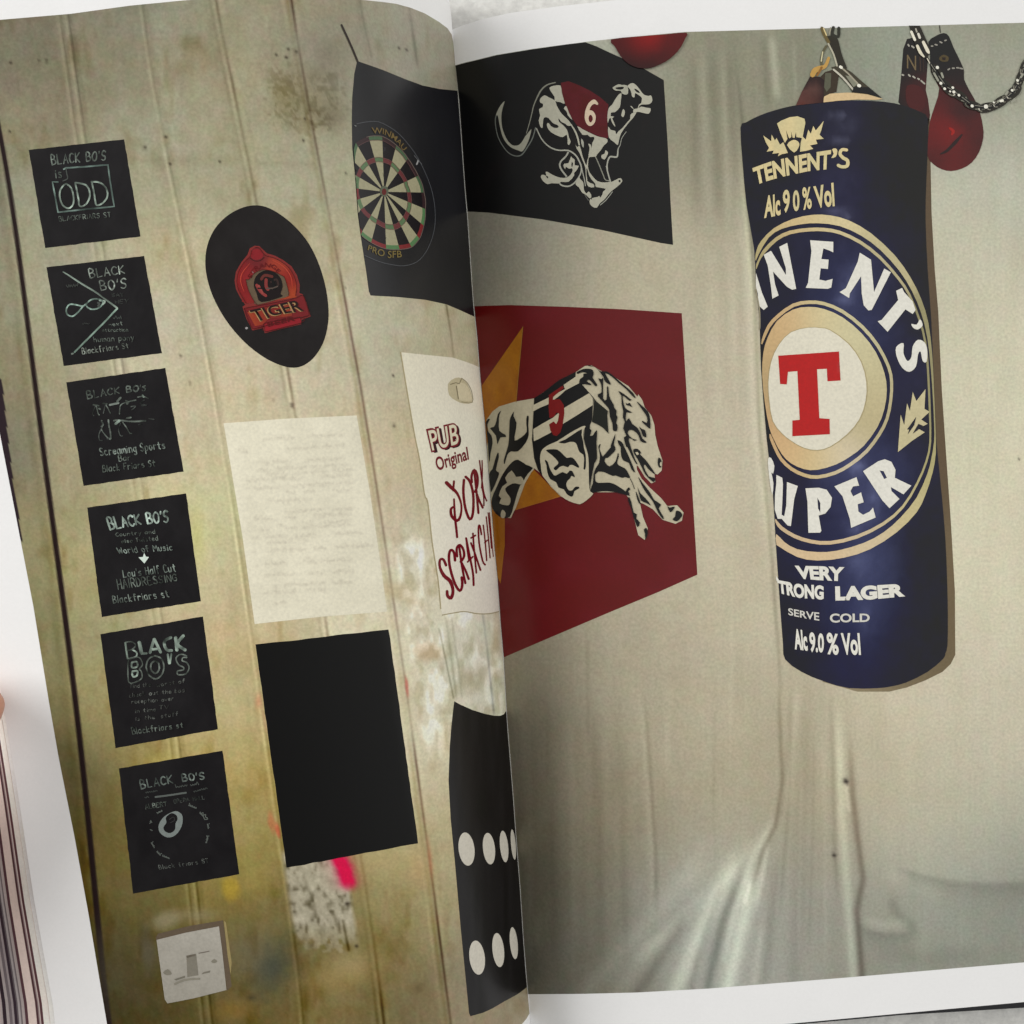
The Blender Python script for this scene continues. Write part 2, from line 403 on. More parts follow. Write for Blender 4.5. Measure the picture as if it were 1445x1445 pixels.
def chroma(px, py, sd):        # uneven ink: slight pink and green clouds, as in an enlarged film print
    a = value_noise(px, py, 13, 13, sd+500)*2.3+value_noise(px, py, 5, 5, sd+501)*1.8
    b_ = value_noise(px, py, 17, 15, sd+502)*2.5
    return np.stack([a, -a*.8, b_], -1)
def wall_colour(px, py):
    c = rbf(px, py, WALL, 62)
    c += (value_noise(px, py, 70, 55, 1)*3+value_noise(px, py, 22, 26, 2)*3+value_noise(px, py, 8, 9, 3)*2.6)[..., None]
    c += (1-.6*np.clip((py-750)/350, 0, 1))[..., None]*np.array((5, 9, 13.0))-(np.clip((py-800)/500, 0, 1)*np.clip((640-px)/80, 0, 1))[..., None]*np.array((13,15,20.0))
    c += chroma(px, py, 5)
    c += (value_noise(px, py, 3.2, 3.6, 91)*3.2+value_noise(px, py, 5, 40, 92)*2.2)[..., None]
    st = value_noise(px, py, 30, 70, 93)+.6*value_noise(px, py, 9, 20, 94)
    c -= (np.clip(st-.45, 0, 1)*20)[..., None]*np.array((.8, 1, 1.2))
    for k_n, sm_ in enumerate((SEAM_B, SEAM_C, SEAM_D, SEAM_E)):   # shading painted beside each groove so the boards look rounded
        dd, mm = signed_x(px, py, sm_)
        c += (np.exp(-np.abs(dd-18)/14)*mm*3.5-np.exp(-np.abs(dd+16)/12)*mm*4)[..., None]
    warm = value_noise(px, py, 110, 90, 4)*3
    c += np.stack([warm, warm*0.2, -warm], -1)
    def seam(pts, prof, k=1.0):
        nonlocal c
        d, m = signed_x(px, py, pts)
        jit = value_noise(px*0+d*0, py, 1, 60, int(pts[0][0])+400)*.35
        var = 0.75+0.45*value_noise(px*0, py, 1, 60, int(pts[0][0])+900)
        for o, s, dv in prof:
            c += (np.exp(-((d-o-jit)/s)**2)*m*var*k*1.08)[..., None]*np.array(dv, float)
    seam(SEAM_B, [(-7,2.6,(16,16,13)),(-3.5,1.8,(-20,-20,-19)),(4,2.5,(18,18,15)),(8,2.0,(-32,-32,-27)),(13,3,(-10,-10,-9))])
    seam(SEAM_C, [(0,2.0,(20,19,15)),(4,2.2,(-26,-26,-26)),(9,3,(-9,-10,-10)),(-5,3,(-6,-6,-6))], .9)
    seam(SEAM_D, [(-4,2.2,(10,9,6)),(0,2.2,(-38,-42,-40)),(-9,2.4,(-16,-17,-17)),(6,3,(10,9,6))])
    seam(SEAM_E, [(0,1.9,(-62,-72,-64)),(-6,3.0,(-14,-16,-22)),(-12,2.2,(10,9,6)),(5,3,(8,7,6))])
    seam(SEAM_F, [(4,2.2,(-30,-30,-28)),(-1,2,(-10,-10,-10))]); seam(SEAM_G, [(0,2.4,(-28,-28,-26))])
    seam(SEAM_H, [(0,1.5,(-45,-45,-42))])
    seam(SEAM_I, [(-2,2.2,(-45,-45,-46)),(3,1.8,(8,8,8)),(6,1.6,(-38,-38,-36))]); seam(SEAM_J, [(0,1.8,(-62,-60,-50)),(7,4,(-14,-16,-22))])
    # the dark gap beside the last board
    d, m = signed_x(px, py, GAP_A)
    w = 3.2+1.2*np.clip(py/1445, 0, 1)
    g = np.clip((w+1.2-np.abs(d))/2.4, 0, 1)*m
    c = c*(1-g[..., None])+g[..., None]*np.array((46,38,38))
    c -= (np.exp(-((d+11)/9)**2)*m*12)[..., None]
    # left of the gap the wall is slightly darker
    lf = np.clip((-d-5)/10, 0, 1)*m
    c *= 1-(0.10*lf)[..., None]
    # thin dark sliver on the very edge of the print
    d2, m2 = signed_x(px, py, [(0,535),(16,680),(30,765)])
    c = np.where(((d2 < 2.5) & (m2 > .5))[..., None], np.array((50,42,46)), c)
    def blob(x, y, rx, ry, rgb, a, rot=0.0, hard=1.0):
        nonlocal c
        ca, sa = math.cos(rot), math.sin(rot)
        dx, dy = px-x, py-y
        q = ((dx*ca+dy*sa)/rx)**2+((-dx*sa+dy*ca)/ry)**2
        q = q*(1+0.35*value_noise(px, py, 9, 9, int(x)+3))
        k = a*np.exp(-q**hard)
        c = c*(1-k[..., None])+k[..., None]*np.array(rgb, float)
    blob(383,1366,26,34,(62,68,62),.8,0.3); blob(350,1345,40,40,(105,100,82),.5); blob(160,1370,40,60,(84,82,66),.5)
    blob(235,1298,22,12,(158,150,128),.55,-.3,1.5); blob(280,1292,26,10,(160,152,130),.4); blob(208,1340,13,34,(92,88,76),.7,-.15,1.5)
    blob(325,1254,13,17,(172,146,58),.75,-.2,2.5); blob(358,1245,20,16,(165,148,80),.35)
    blob(278,760,12,40,(184,182,112),.5); blob(225,1075,34,14,(190,172,96),.45)
    blob(383,1160,5,16,(186,104,72),.55,-.2,2); blob(392,1172,3.5,12,(196,78,62),.6,-.2,2); blob(365,990,5,12,(196,120,88),.5)
    blob(372,1010,2.5,30,(215,170,140),.4,-.18)
    blob(574,968,2.5,14,(190,90,78),.7,-.1,2); blob(607,1215,3,26,(172,96,68),.55,-.1)
    blob(440,150,42,34,(118,108,76),.55,.3); blob(398,130,16,30,(124,112,74),.45); blob(470,165,22,20,(112,102,78),.5); blob(440,110,34,22,(128,119,92),.5); blob(465,75,30,26,(118,110,90),.5)
    for sx_, sy_, rx_, ry_, dk in ((400,135,30,52,(-30,-30,-32)),(462,145,32,54,(-28,-29,-29)),(440,175,30,20,(-20,-22,-24)),(478,175,22,16,(12,12,16))):
        q = ((px-sx_)/rx_)**2+((py-sy_)/ry_)**2
        nn = value_noise(px, py, 6, 7, 41)+.8*value_noise(px, py, 2.8, 3.2, 42)+.5*value_noise(px, py, 14, 16, 43)
        k = np.clip((nn-.15+.5*(1-q))*1.6, 0, 1)*np.clip((1.15-q)*2.2, 0, 1)*.62
        c += k[..., None]*np.array(dk, float)
    # scuffed pale paint in the middle boards, with a broad sheen painted in as blotches
    blob(585,790,22,30,(222,218,200),.8,-.5,1.4); blob(605,1000,16,60,(218,212,192),.55,-.1); blob(560,1010,12,90,(214,204,174),.35,-.1)
    blob(603,920,20,14,(184,162,128),.8,0,2); blob(565,830,30,10,(186,168,132),.6,.2); blob(575,845,40,8,(180,162,124),.5,.35)
    blob(610,1080,10,16,(168,152,116),.6); blob(620,860,14,30,(222,218,198),.6,-.6); blob(628,1040,5,30,(190,176,140),.6)
    sc = value_noise(px, py, 16, 24, 51)+.7*value_noise(px, py, 7, 11, 52)
    dj = signed_x(px, py, SEAM_E)[0]
    reg = np.clip((dj-8)/8, 0, 1)*np.clip((gutter(py)-2-px)/4, 0, 1)*np.clip((py-735)/40, 0, 1)*np.clip((1100-py)/60, 0, 1)
    k = np.clip((sc-.15)*2.2, 0, 1)*reg
    c += k[..., None]*np.array((27,28,32.0))
    k = np.clip((-.35-sc)*2.4, 0, 1)*reg
    c -= k[..., None]*np.array((18,20,24.0))
    blob(658,960,10,16,(166,156,128),.6,.3,1.6); blob(678,955,9,26,(168,160,136),.55); blob(650,900,14,18,(214,210,194),.5); blob(700,900,6,40,(190,172,134),.5); blob(672,985,14,10,(220,216,206),.5)
    blob(540,1215,60,30,(176,160,112),.4); blob(590,1225,14,30,(190,150,108),.4); blob(480,1375,50,20,(172,146,92),.4,-.3); blob(490,1360,22,16,(160,146,108),.5)
    blob(590,1395,10,8,(95,84,58),.6); blob(330,1425,30,16,(150,112,56),.45); blob(355,1408,6,4,(60,58,46),.6)
    # flaked white patch under the black panel
    d = np.clip(1-np.abs((px-(452+(py-1270)*.16))/48), 0, 1)*np.clip((py-1195)/14, 0, 1)*np.clip((1338-py+14*value_noise(px, py, 8, 8, 77))/22, 0, 1)
    fl = np.clip(d*6, 0, 1)
    spk = .8*value_noise(px, py, 9, 11, 31)+.8*value_noise(px, py, 4.2, 5.5, 32)
    pal = np.array((166,160,142))+spk[..., None]*np.array((17,17,16))
    pal = pal-(np.clip(-spk-.3, 0, 1)*52)[..., None]
    low = np.clip((py-1300)/40, 0, 1)*.6
    fl = fl*(1-low)*.88
    c = c*(1-fl[..., None])+fl[..., None]*pal
    # pink spray stroke
    d = seg_dist(px, py, [(478,1212),(487,1228),(492,1248)])
    k = np.clip(np.exp(-(d/(10.5+1.5*value_noise(px, py, 5, 5, 9)))**2.4)*1.02+.2*np.exp(-(d/20)**2), 0, 1)*np.clip((1262-py)/18, 0, 1)
    c = c*(1-k[..., None])+k[..., None]*np.array((206,22,74))
    # nail holes and specks
    for x, y, r in [(15,88,2.2),(66,86,2.4),(55,86,1.4),(14,186,1.6),(205,209,2.4),(234,193,2),(240,231,1.8),(310,228,1.4),(390,78,1.8),(404,81,2.4),(407,70,2),(418,74,2.2),(428,198,1.6),(430,167,1.4),
                    (412,572,2.8),(386,566,1.4),(268,541,2),(255,503,2),(488,245,1.6),(574,70,2),(563,68,1.6),(556,600,2.2),(555,530,1.6),(372,352,1.2),(488,405,1.5),(249,1350,2),(490,1275,3.2),(503,1335,2.5)]:
        k = np.exp(-(((px-x)/r)**2+((py-y)/(r*.9))**2))*.8
        c = c*(1-k[..., None])+k[..., None]*np.array((44,36,30))
    for pts, s, dv in [([(484,1300),(492,1340)],2.2,-50),([(470,1290),(480,1316)],3,-30),([(180,225),(330,228)],7,-8),([(360,230),(440,232)],4,-7),([(620,888),(640,985)],1.3,-50),([(582,1135),(584,1190)],1.2,22)]:
        c += (np.exp(-(seg_dist(px, py, pts)/s)**2)*dv)[..., None]
    return np.clip(c, 4, 250)

CLOTH = [(750,350,(150,145,130)),(690,330,(132,126,112)),(850,370,(180,170,146)),(940,400,(186,176,151)),(985,80,(124,119,98)),(1000,150,(136,130,110)),
 (1040,80,(148,146,128)),(1030,250,(156,150,129)),(1000,420,(181,173,150)),(1010,600,(191,181,158)),(1020,800,(191,181,156)),(900,900,(179,169,146)),
 (760,950,(143,135,117)),(740,1050,(117,109,93)),(760,1250,(106,99,84)),(780,1380,(93,90,79)),(900,1000,(169,159,136)),(900,1150,(142,132,111)),
 (900,1340,(126,122,108)),(960,1350,(156,153,139)),(1010,1320,(166,162,147)),(840,1375,(108,104,92)),(1000,1050,(183,173,148)),(1060,1200,(166,156,132)),(1090,1350,(140,134,117)),(1050,1350,(176,174,160)),(1055,1280,(176,172,156)),(1150,1100,(163,153,129)),(1160,1300,(128,119,101)),
 (1250,1050,(196,186,161)),(1400,1000,(196,187,165)),(1300,1150,(191,183,158)),(1400,1150,(179,175,155)),(1350,1230,(168,166,147)),(1440,1260,(142,140,124)),
 (1270,1290,(165,160,140)),(1300,1340,(130,128,111)),(1440,1330,(128,124,107)),(1230,100,(140,144,129)),(1420,60,(142,140,123)),(1400,250,(181,179,160)),
 (1350,400,(191,185,162)),(1400,600,(206,200,173)),(1400,800,(206,199,173)),(1390,500,(202,196,171)),(1100,100,(126,123,104)),(1050,500,(188,178,155)),(1380,130,(160,160,143)),(880,90,(175,175,160)),(1560,700,(200,190,168))]
def cloth_colour(px, py):
    c = rbf(px, py, CLOTH, 70)+np.array((3, 5, 6.0))+chroma(px, py, 9)*.6
    c += (value_noise(px, py, 60, 90, 11)*2+value_noise(px, py, 20, 90, 12)*1.8+value_noise(px, py, 4, 120, 13)*1.3+value_noise(px, py, 9, 160, 14)*1.0+value_noise(px, py, 3, 3, 15)*2.2)[..., None]
    c += (np.clip((py-1120)/160, 0, 1)*np.clip((px-860)/140, 0, 1))[..., None]*np.array((0, 3, 8.0))
    def fold(pts, s, dv):  # light and dark streaks, the shading of a fold put into the print
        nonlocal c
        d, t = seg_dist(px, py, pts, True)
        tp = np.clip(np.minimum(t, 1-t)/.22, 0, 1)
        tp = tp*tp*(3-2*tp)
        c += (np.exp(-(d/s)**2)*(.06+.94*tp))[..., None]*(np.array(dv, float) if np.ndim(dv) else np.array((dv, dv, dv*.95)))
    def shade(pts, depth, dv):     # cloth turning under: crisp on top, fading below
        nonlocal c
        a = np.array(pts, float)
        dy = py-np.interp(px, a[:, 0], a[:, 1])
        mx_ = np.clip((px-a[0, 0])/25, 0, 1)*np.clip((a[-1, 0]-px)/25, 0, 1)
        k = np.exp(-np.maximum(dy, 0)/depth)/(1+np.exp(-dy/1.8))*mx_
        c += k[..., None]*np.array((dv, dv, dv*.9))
    # the row of straight folds beside the bag
    for x0, x1, s, dv in [(975,985,7,-10),(990,1002,6,8),(1003,1016,8,-12),(1018,1030,5,10),(1028,1040,6,-10)]:
        fold([(x0,50),(x1,330)], s, dv); fold([(x1,330),(x1+12,600)], s, dv*.35)
    fold([(1088,42),(1098,150)], 6, 26); fold([(1120,50),(1123,150)], 3, 12); fold([(1077,42),(1085,160)], 6, -10)
    fold([(1034,46),(1048,175),(1062,360),(1072,600),(1090,800),(1101,960),(1098,1040)], 3.0, (-34,-33,-30))
    fold([(1028,180),(1056,400),(1066,620),(1084,800)], 6, 12)
    fold([(1040,175),(1066,460),(1080,700),(1093,850)], 3.5, (20,22,16))
    fold([(1098,960),(1104,1100),(1094,1165),(1077,1200),(1062,1250),(1048,1300)], 3.2, (-26,-27,-26))
    fold([(1127,960),(1116,1040),(1112,1100),(1106,1150)], 9, 12)
    fold([(1118,960),(1111,1060),(1104,1130),(1090,1190)], 4, -14)
    fold([(1140,940),(1134,1100),(1128,1250),(1120,1380),(1114,1500)], 10, -10)
    fold([(1180,965),(1184,1060),(1188,1150),(1195,1250),(1204,1375),(1212,1500)], 7, (24,28,24))
    fold([(1172,970),(1176,1080),(1178,1200),(1184,1290)], 4, -16)
    fold([(1198,1020),(1203,1120),(1210,1180),(1218,1240),(1209,1285),(1216,1370),(1222,1480)], 5, (-36,-40,-38))
    fold([(1193,1100),(1199,1150)], 3, 22)
    # swags at the bottom
    fold([(1045,1180),(1025,1240),(990,1310),(955,1395),(925,1470)], 12, (36,39,34)); fold([(1030,1215),(1004,1290),(985,1350),(962,1450)], 5, -16)
    fold([(1072,1200),(1055,1270),(1040,1340),(1025,1400),(1008,1480)], 11, (42,46,40)); fold([(1060,1240),(1050,1280)], 4, 26)
    fold([(1085,1180),(1075,1240),(1065,1290)], 4, 22); fold([(1050,1220),(1020,1300),(1000,1385),(985,1470)], 6, (-30,-28,-28))
    fold([(1010,1180),(950,1260),(890,1330),(840,1385),(790,1450)], 15, 12); fold([(980,1280),(940,1340),(895,1410),(870,1470)], 8, -18); fold([(940,1310),(880,1390),(840,1450)], 12, 12)
    fold([(1100,1190),(1090,1280),(1078,1390),(1070,1480)], 7, -13); fold([(1078,1290),(1064,1390),(1055,1480)], 5, 14)
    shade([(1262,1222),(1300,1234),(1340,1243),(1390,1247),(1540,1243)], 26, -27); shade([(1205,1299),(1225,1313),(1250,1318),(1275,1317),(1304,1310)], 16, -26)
    fold([(1255,1262),(1264,1285),(1282,1304),(1300,1312)], 8, -17); fold([(1214,1298),(1245,1305),(1290,1302)], 7, 12); fold([(1240,1230),(1290,1248),(1340,1268)], 12, 9)
    fold([(1230,1345),(1300,1352),(1400,1345)], 14, -8)
    for x in (735,770,800,835,870): fold([(x,960),(x+8,1100),(x+14,1380)], 7, (random.choice((-7,-5,5,6))))
    fold([(908,960),(917,1080),(925,1200),(927,1310)], 3, -15); fold([(903,960),(912,1080),(919,1200),(920,1300)], 4.5, 8)
    fold([(828,880),(830,1060)], 2.5, -7); fold([(1010,930),(1006,1180)], 2.5, -6); fold([(1033,860),(1030,1120)], 2.5, 6); fold([(1118,980),(1112,1150),(1098,1320)], 3, -12); fold([(1150,1000),(1146,1200),(1140,1380)], 3, -8); fold([(1132,1050),(1126,1360)], 3, 8); fold([(1162,1020),(1166,1380)], 3, 7)
    fold([(1090,1160),(1030,1230),(960,1300),(880,1370)], 9, (16,18,16)); fold([(1060,1190),(990,1270),(930,1330)], 5, -10); fold([(1100,1140),(1060,1215),(1035,1290),(1015,1385)], 5, (22,25,22)); fold([(945,960),(938,1100)], 5, 6)
    fold([(760,1000),(900,1120)], 40, -4)
    for x, y, r in [(1193,1102,3.6),(1195,1104,2.5),(1177,1207,3),(1438,647,1.6)]:
        k = np.exp(-(((px-x)/r)**2+((py-y)/r)**2))*.85
        c = c*(1-k[..., None])+k[..., None]*np.array((48,42,40))
    return np.clip(c, 4, 250)

# ---- pages
def gut_pts(y0, y1, dx=0.0):
    ys = np.r_[y0, [p[1] for p in GUT if y0 < p[1] < y1], y1]
    return [(float(gutter(y))+dx, float(y)) for y in ys]

def page(name, side, paper, photo, colour, label):
    """white sheet plus the photograph printed on it, as one leaf"""
    V = []; Fc = []; C = []; n = 0
    for (top, bot, lef, rig, nu, nv, tu), off, cf in ((paper, 0.0, None), (photo, LAY*.6, colour)):
        P, f = coons(top, bot, lef, rig, nu, nv, tu)
        V.append(lift(P[:, 0], P[:, 1], side, off))
        C.append(np.tile(ink((244,241,236)), (len(P), 1)) if cf is None else ink(cf(P[:, 0], P[:, 1]), side))
        Fc += [[i+n for i in q] for q in f]; n += len(P)
    ob = make_mesh(name, np.vstack(V), Fc, M_PAPER, book, np.vstack(C), label)
    ob.data.materials.append(M_PHOTO)
    npap = (paper[4]-1)*(paper[5]-1)
    mi = np.zeros(len(ob.data.polygons), np.int32); mi[npap:] = 1
    ob.data.polygons.foreach_set('material_index', mi)
    return ob

tu_l = 1-np.linspace(1, 0, 430)**1.15           # finer towards the gutter
L_photo = ([(-112,39),(0,28),(100,19.5),(183,8),(260,0.5),(330,-5),(420,-7),(480,-4),(505,-1),(544,3.2),(560,5.5),(580,11),(600,19),(620,31),(632,40),(638,49),(640,60),(641.5,78),(642.4,93)],
           [(172,1560),(400,1536),(600,1500),(680,1474),(715,1458),(735,1446),(742,1438),(746.5,1430)],
           [(-112,39),(0,613),(16,695),(47,855),(69,990),(83,1070),(105,1180),(125,1290),(151,1445),(172,1560)],
           gut_pts(93, 1430, -.4), 430, 400, tu_l)
tu_p = 1-np.linspace(1, 0, 160)**1.3
L_paper = ([(-215,-20),(0,-38),(200,-52),(420,-70),(520,-66),(590,-50),(625,-25),(634,5),(636.5,25),(637.6,42)],
           [(96,1640),(400,1612),(620,1570),(700,1530),(735,1505),(752,1490)],
           [(-215,-20),(-100,430),(3,985),(22,1100),(30,1150),(48,1270),(75,1420),(96,1640)],
           gut_pts(42, 1490, 0), 160, 130, tu_p)
R_top = [(642.6,92),(655,88.5),(670,85),(700,77.5),(751,69),(831,58.5),(880,53),(940,47.5),(968,45),(1100,41.5),(1300,36),(1445,32),(1530,29.5)]
R_bot = [(746.2,1403),(820,1402.5),(900,1400.5),(1000,1395),(1200,1379),(1445,1358),(1530,1350)]
R_photo = (R_top, R_bot, gut_pts(92, 1403, .2), [(1530,29.5),(1530,1350)], 420, 380, np.linspace(0, 1, 420)**1.1)
R_paper = ([(637.6,42),(650,36.5),(680,27),(720,18),(790,8.5),(870,0),(1000,-9),(1445,-24),(1585,-29)],
           [(750,1457),(900,1456.5),(1000,1452),(1111,1445),(1445,1414),(1585,1400)],
           gut_pts(42, 1457, .1), [(1585,-29),(1585,1400)], 160, 120, np.linspace(0, 1, 160)**1.3)
left_page = page('left_page', 'L', L_paper, L_photo, wall_colour, 'curved left page printed with a photograph of painted boards hung with signs')
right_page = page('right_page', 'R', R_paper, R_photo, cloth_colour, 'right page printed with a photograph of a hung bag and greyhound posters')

# ================================================================== printed things, left page
BLK = (40,39,40); CHALK = (150,166,154); DIM = (104,112,105); FAINT = (74,78,75)
def quad_map(c):               # unit square (u right, v down) -> print
    (x0,y0),(x1,y1),(x2,y2),(x3,y3) = c
    return lambda u, v: (x0*(1-u)*(1-v)+x1*u*(1-v)+x2*u*v+x3*(1-u)*v, y0*(1-u)*(1-v)+y1*u*(1-v)+y2*u*v+y3*(1-u)*v)
def rough_edge(c, amp=.22, step=7):
    out = []
    for i in range(4):
        a, b_ = np.array(c[i], float), np.array(c[(i+1) % 4], float)
        k = max(2, int(np.hypot(*(b_-a))/step))
        for j in range(k):
            p = a+(b_-a)*j/k
            out.append(tuple(p+(rng.normal(0, amp, 2) if j else rng.normal(0, amp*.4, 2))))
    return out
def board_tone(base):
    def f(px, py):
        n = value_noise(px, py, 26, 30, 55)*2.2+value_noise(px, py, 5, 6, 56)*1.6
        return np.array(base, float)[None, :]+n[:, None]
    return f

_o = [[(.5,.6),(.14,.48),(.08,.25),(.4,0),(.75,.06),(.92,.32),(.75,.55),(.5,.6)]]
CAPS = {'A':[[(0,0),(.5,1),(1,0)],[(.2,.36),(.82,.36)]], 'B':[[(.05,0),(0,1),(.62,.95),(.74,.76),(.5,.56),(.05,.52)],[(.5,.56),(.9,.38),(.82,.08),(.05,0)]],
 'C':[[(.95,.86),(.6,1),(.2,.86),(.03,.5),(.2,.12),(.6,0),(.97,.14)]], 'D':[[(.05,0),(.05,1),(.6,.9),(.92,.5),(.6,.08),(.05,0)]], 'E':[[(.9,1),(.1,.98),(.05,0),(.9,.02)],[(.08,.52),(.75,.52)]],
 'F':[[(.9,1),(.1,.98),(.05,0)],[(.08,.52),(.75,.55)]], 'G':[[(.95,.86),(.6,1),(.2,.86),(.03,.5),(.2,.12),(.6,0),(.92,.15),(.92,.45),(.55,.45)]], 'H':[[(.05,0),(.05,1)],[(.92,0),(.92,1)],[(.05,.5),(.92,.52)]],
 'I':[[(.5,0),(.5,1)]], 'K':[[(.05,0),(0,1)],[(.9,1),(.08,.48),(.95,.0)]], 'L':[[(0,1),(.08,0),(.85,.03)]], 'M':[[(.02,0),(.1,1),(.5,.4),(.9,1),(1,0)]], 'N':[[(.05,0),(.05,1),(.9,0),(.92,1)]],
 'O':[[(.5,1),(.14,.82),(.02,.5),(.16,.14),(.5,0),(.85,.16),(.97,.5),(.85,.84),(.5,1)]], 'P':[[(.08,0),(.05,1),(.7,.95),(.85,.72),(.6,.5),(.08,.48)]], 'R':[[(.08,0),(.05,1),(.7,.95),(.85,.72),(.6,.52),(.08,.5)],[(.4,.5),(.95,0)]],
 'S':[[(.9,.88),(.5,1),(.12,.8),(.3,.56),(.75,.42),(.88,.16),(.5,0),(.05,.12)]], 'T':[[(0,1),(1,.98)],[(.5,1),(.52,0)]], 'V':[[(0,1),(.5,0),(1,1)]], 'W':[[(0,1),(.25,0),(.5,.7),(.75,0),(1,1)]], 'Y':[[(0,1),(.5,.5),(1,1)],[(.5,.5),(.5,0)]],
 "'":[[(.5,1),(.45,.72)]], 'a':[[(.85,.6),(.3,.58),(.05,.3),(.3,0),(.8,.15)],[(.85,.6),(.87,0)]], 'b':[[(.1,1),(.1,0)],[(.1,.45),(.6,.6),(.9,.3),(.6,0),(.1,.05)]], 'c':[[(.85,.52),(.4,.6),(.08,.3),(.4,0),(.88,.08)]],
 'd':[[(.88,1),(.88,0)],[(.88,.5),(.4,.6),(.08,.28),(.4,0),(.88,.1)]], 'e':[[(.1,.32),(.85,.36),(.6,.6),(.15,.5),(.1,.2),(.45,0),(.9,.1)]], 'f':[[(.85,.95),(.5,1),(.4,.8),(.4,0)],[(.1,.58),(.8,.58)]],
 'g':[[(.85,.55),(.4,.6),(.1,.3),(.4,.05),(.85,.2)],[(.88,.6),(.85,-.2),(.5,-.35),(.15,-.25)]], 'h':[[(.1,1),(.1,0)],[(.1,.4),(.5,.6),(.85,.45),(.85,0)]], 'i':[[(.5,.58),(.5,0)],[(.5,.8),(.52,.86)]], 'k':[[(.1,1),(.1,0)],[(.8,.6),(.15,.25),(.85,0)]],
 'l':[[(.4,1),(.45,0)]], 'm':[[(.02,.6),(.05,0)],[(.05,.4),(.3,.6),(.48,.4),(.48,0)],[(.48,.4),(.75,.6),(.95,.4),(.98,0)]], 'n':[[(.1,.6),(.1,0)],[(.1,.42),(.5,.6),(.85,.42),(.87,0)]], 'o':_o, 'p':[[(.1,.6),(.1,-.35)],[(.1,.5),(.6,.6),(.9,.3),(.6,0),(.1,.08)]],
 'r':[[(.15,.6),(.15,0)],[(.15,.4),(.5,.6),(.85,.55)]], 's':[[(.8,.55),(.35,.6),(.2,.42),(.75,.25),(.7,.02),(.15,.05)]], 't':[[(.45,.9),(.45,.1),(.8,0)],[(.1,.6),(.85,.62)]], 'u':[[(.1,.6),(.15,.1),(.5,0),(.85,.2)],[(.87,.6),(.87,0)]],
 'v':[[(.05,.6),(.5,0),(.95,.6)]], 'w':[[(0,.6),(.25,0),(.5,.45),(.75,0),(1,.6)]], 'x':[[(.1,.6),(.9,0)],[(.9,.6),(.1,0)]], 'y':[[(.05,.6),(.45,.05)],[(.92,.6),(.2,-.35)]]}
def grit(col):                 # chalk skips over the board
    return lambda px, py: np.array(col, float)[None]*(.80+.34*value_noise(px, py, 2.6, 2.6, 63)+.22*value_noise(px, py, 9, 7, 64))[:, None]
def chalk_word(P, word, top, bot, w, col, layer=2, gap=.28, sp=.55):
    """hand-drawn capitals between a top and a bottom line"""
    T = np.array(top, float); B = np.array(bot, float)
    adv = []; x = 0
    for ch in word:
        wd = sp if ch == ' ' else (.25 if ch in "'Iil" else (1.05 if ch in 'mwMW' else .8))
        adv.append((x, wd)); x += wd+gap
    tot = x-gap
    def at(u, v):
        def on(Q):
            d = np.r_[0, np.cumsum(np.hypot(*np.diff(Q, axis=0).T))]; d /= d[-1]
            return np.array([np.interp(u, d, Q[:, 0]), np.interp(u, d, Q[:, 1])])
        return tuple(on(B)*(1-v)+on(T)*v)
    for ch, (x0, wd) in zip(word, adv):
        for st in CAPS.get(ch, []):
            pts = [at((x0+a*wd+random.uniform(-.03, .03))/tot, b_+random.uniform(-.03, .03)) for a, b_ in st]
            k = random.uniform(.85, 1.1)
            P.stroke(pts, [w*random.uniform(.8, 1.1), w*random.uniform(.9, 1.2), w*random.uniform(.6, 1)], grit(tuple(min(255, q*k) for q in col)), layer, sm=3 if len(st) > 3 else 1)
def hand(P, word, top, bot, col, layer=2, bold=0, jit=0):
    (x0, y0), (x1, y1) = top[0], bot[0]
    h = math.hypot(x1-x0, y1-y0)
    chalk_word(P, word, top, bot, max(.95, min(1.7, h*.15)), col, layer, gap=.24, sp=.5)
def scribble(P, a, b_, h, w, col, n=None, layer=2):
    """a line of small illegible handwriting"""
    a = np.array(a, float); b_ = np.array(b_, float); d = b_-a; Ln = np.hypot(*d); t = d/Ln; nn = np.array((t[1], -t[0]))
    s = 0.0
    while s < Ln-3:
        wl = random.uniform(12, 24); wl = min(wl, Ln-s); pts = []
        x = s
        up = True
        while x < s+wl:
            hh = h*(random.uniform(.3, .6) if random.random() < .8 else 1.1)
            pts.append(tuple(a+t*x+nn*(hh if up else random.uniform(-.1, .1)*h))); up = not up
            x += random.uniform(1.1, 2.2)
        kk = random.uniform(.85, 1.1)
        if len(pts) > 2: P.stroke(pts, w, tuple(q*kk for q in col), layer, sm=2)
        s += wl+random.uniform(3, 5)

def sign(corners):
    P = Print('L'); P.poly(rough_edge(corners), board_tone(BLK), 1)
    return P
# 1 : ODD
z = zoom(40, 190, 9.031)
P = sign(z([(5,195),(1220,60),(1428,1298),(215,1445)]))
chalk_word(P, "BLACK BO'S", z([(285,258),(640,232),(990,205)]), z([(300,385),(640,350),(985,325)]), 2.0, DIM)
hand(P, 'is', z([(335,445),(425,425)]), z([(345,552),(432,545)]), DIM, bold=.0, jit=.02)
P.stroke(z([(450,440),(480,425),(700,410),(1015,385),(1050,650),(1095,915),(740,950),(378,990),(345,800),(305,600),(380,605)]), 2.3, grit((120,140,132)), 2, sm=0)
P.stroke(z([(480,430),(490,500),(500,560),(440,590)]), 1.6, FAINT, 2)
P.stroke(z([(470,630),(410,700),(400,800),(440,900),(510,940),(570,890),(575,780),(545,680),(500,638)]), 2.3, grit(CHALK), 3, closed=True)
P.stroke(z([(595,610),(620,720),(640,830),(655,910),(720,900),(775,820),(780,720),(730,640),(600,612)]), 2.4, grit(CHALK), 3)
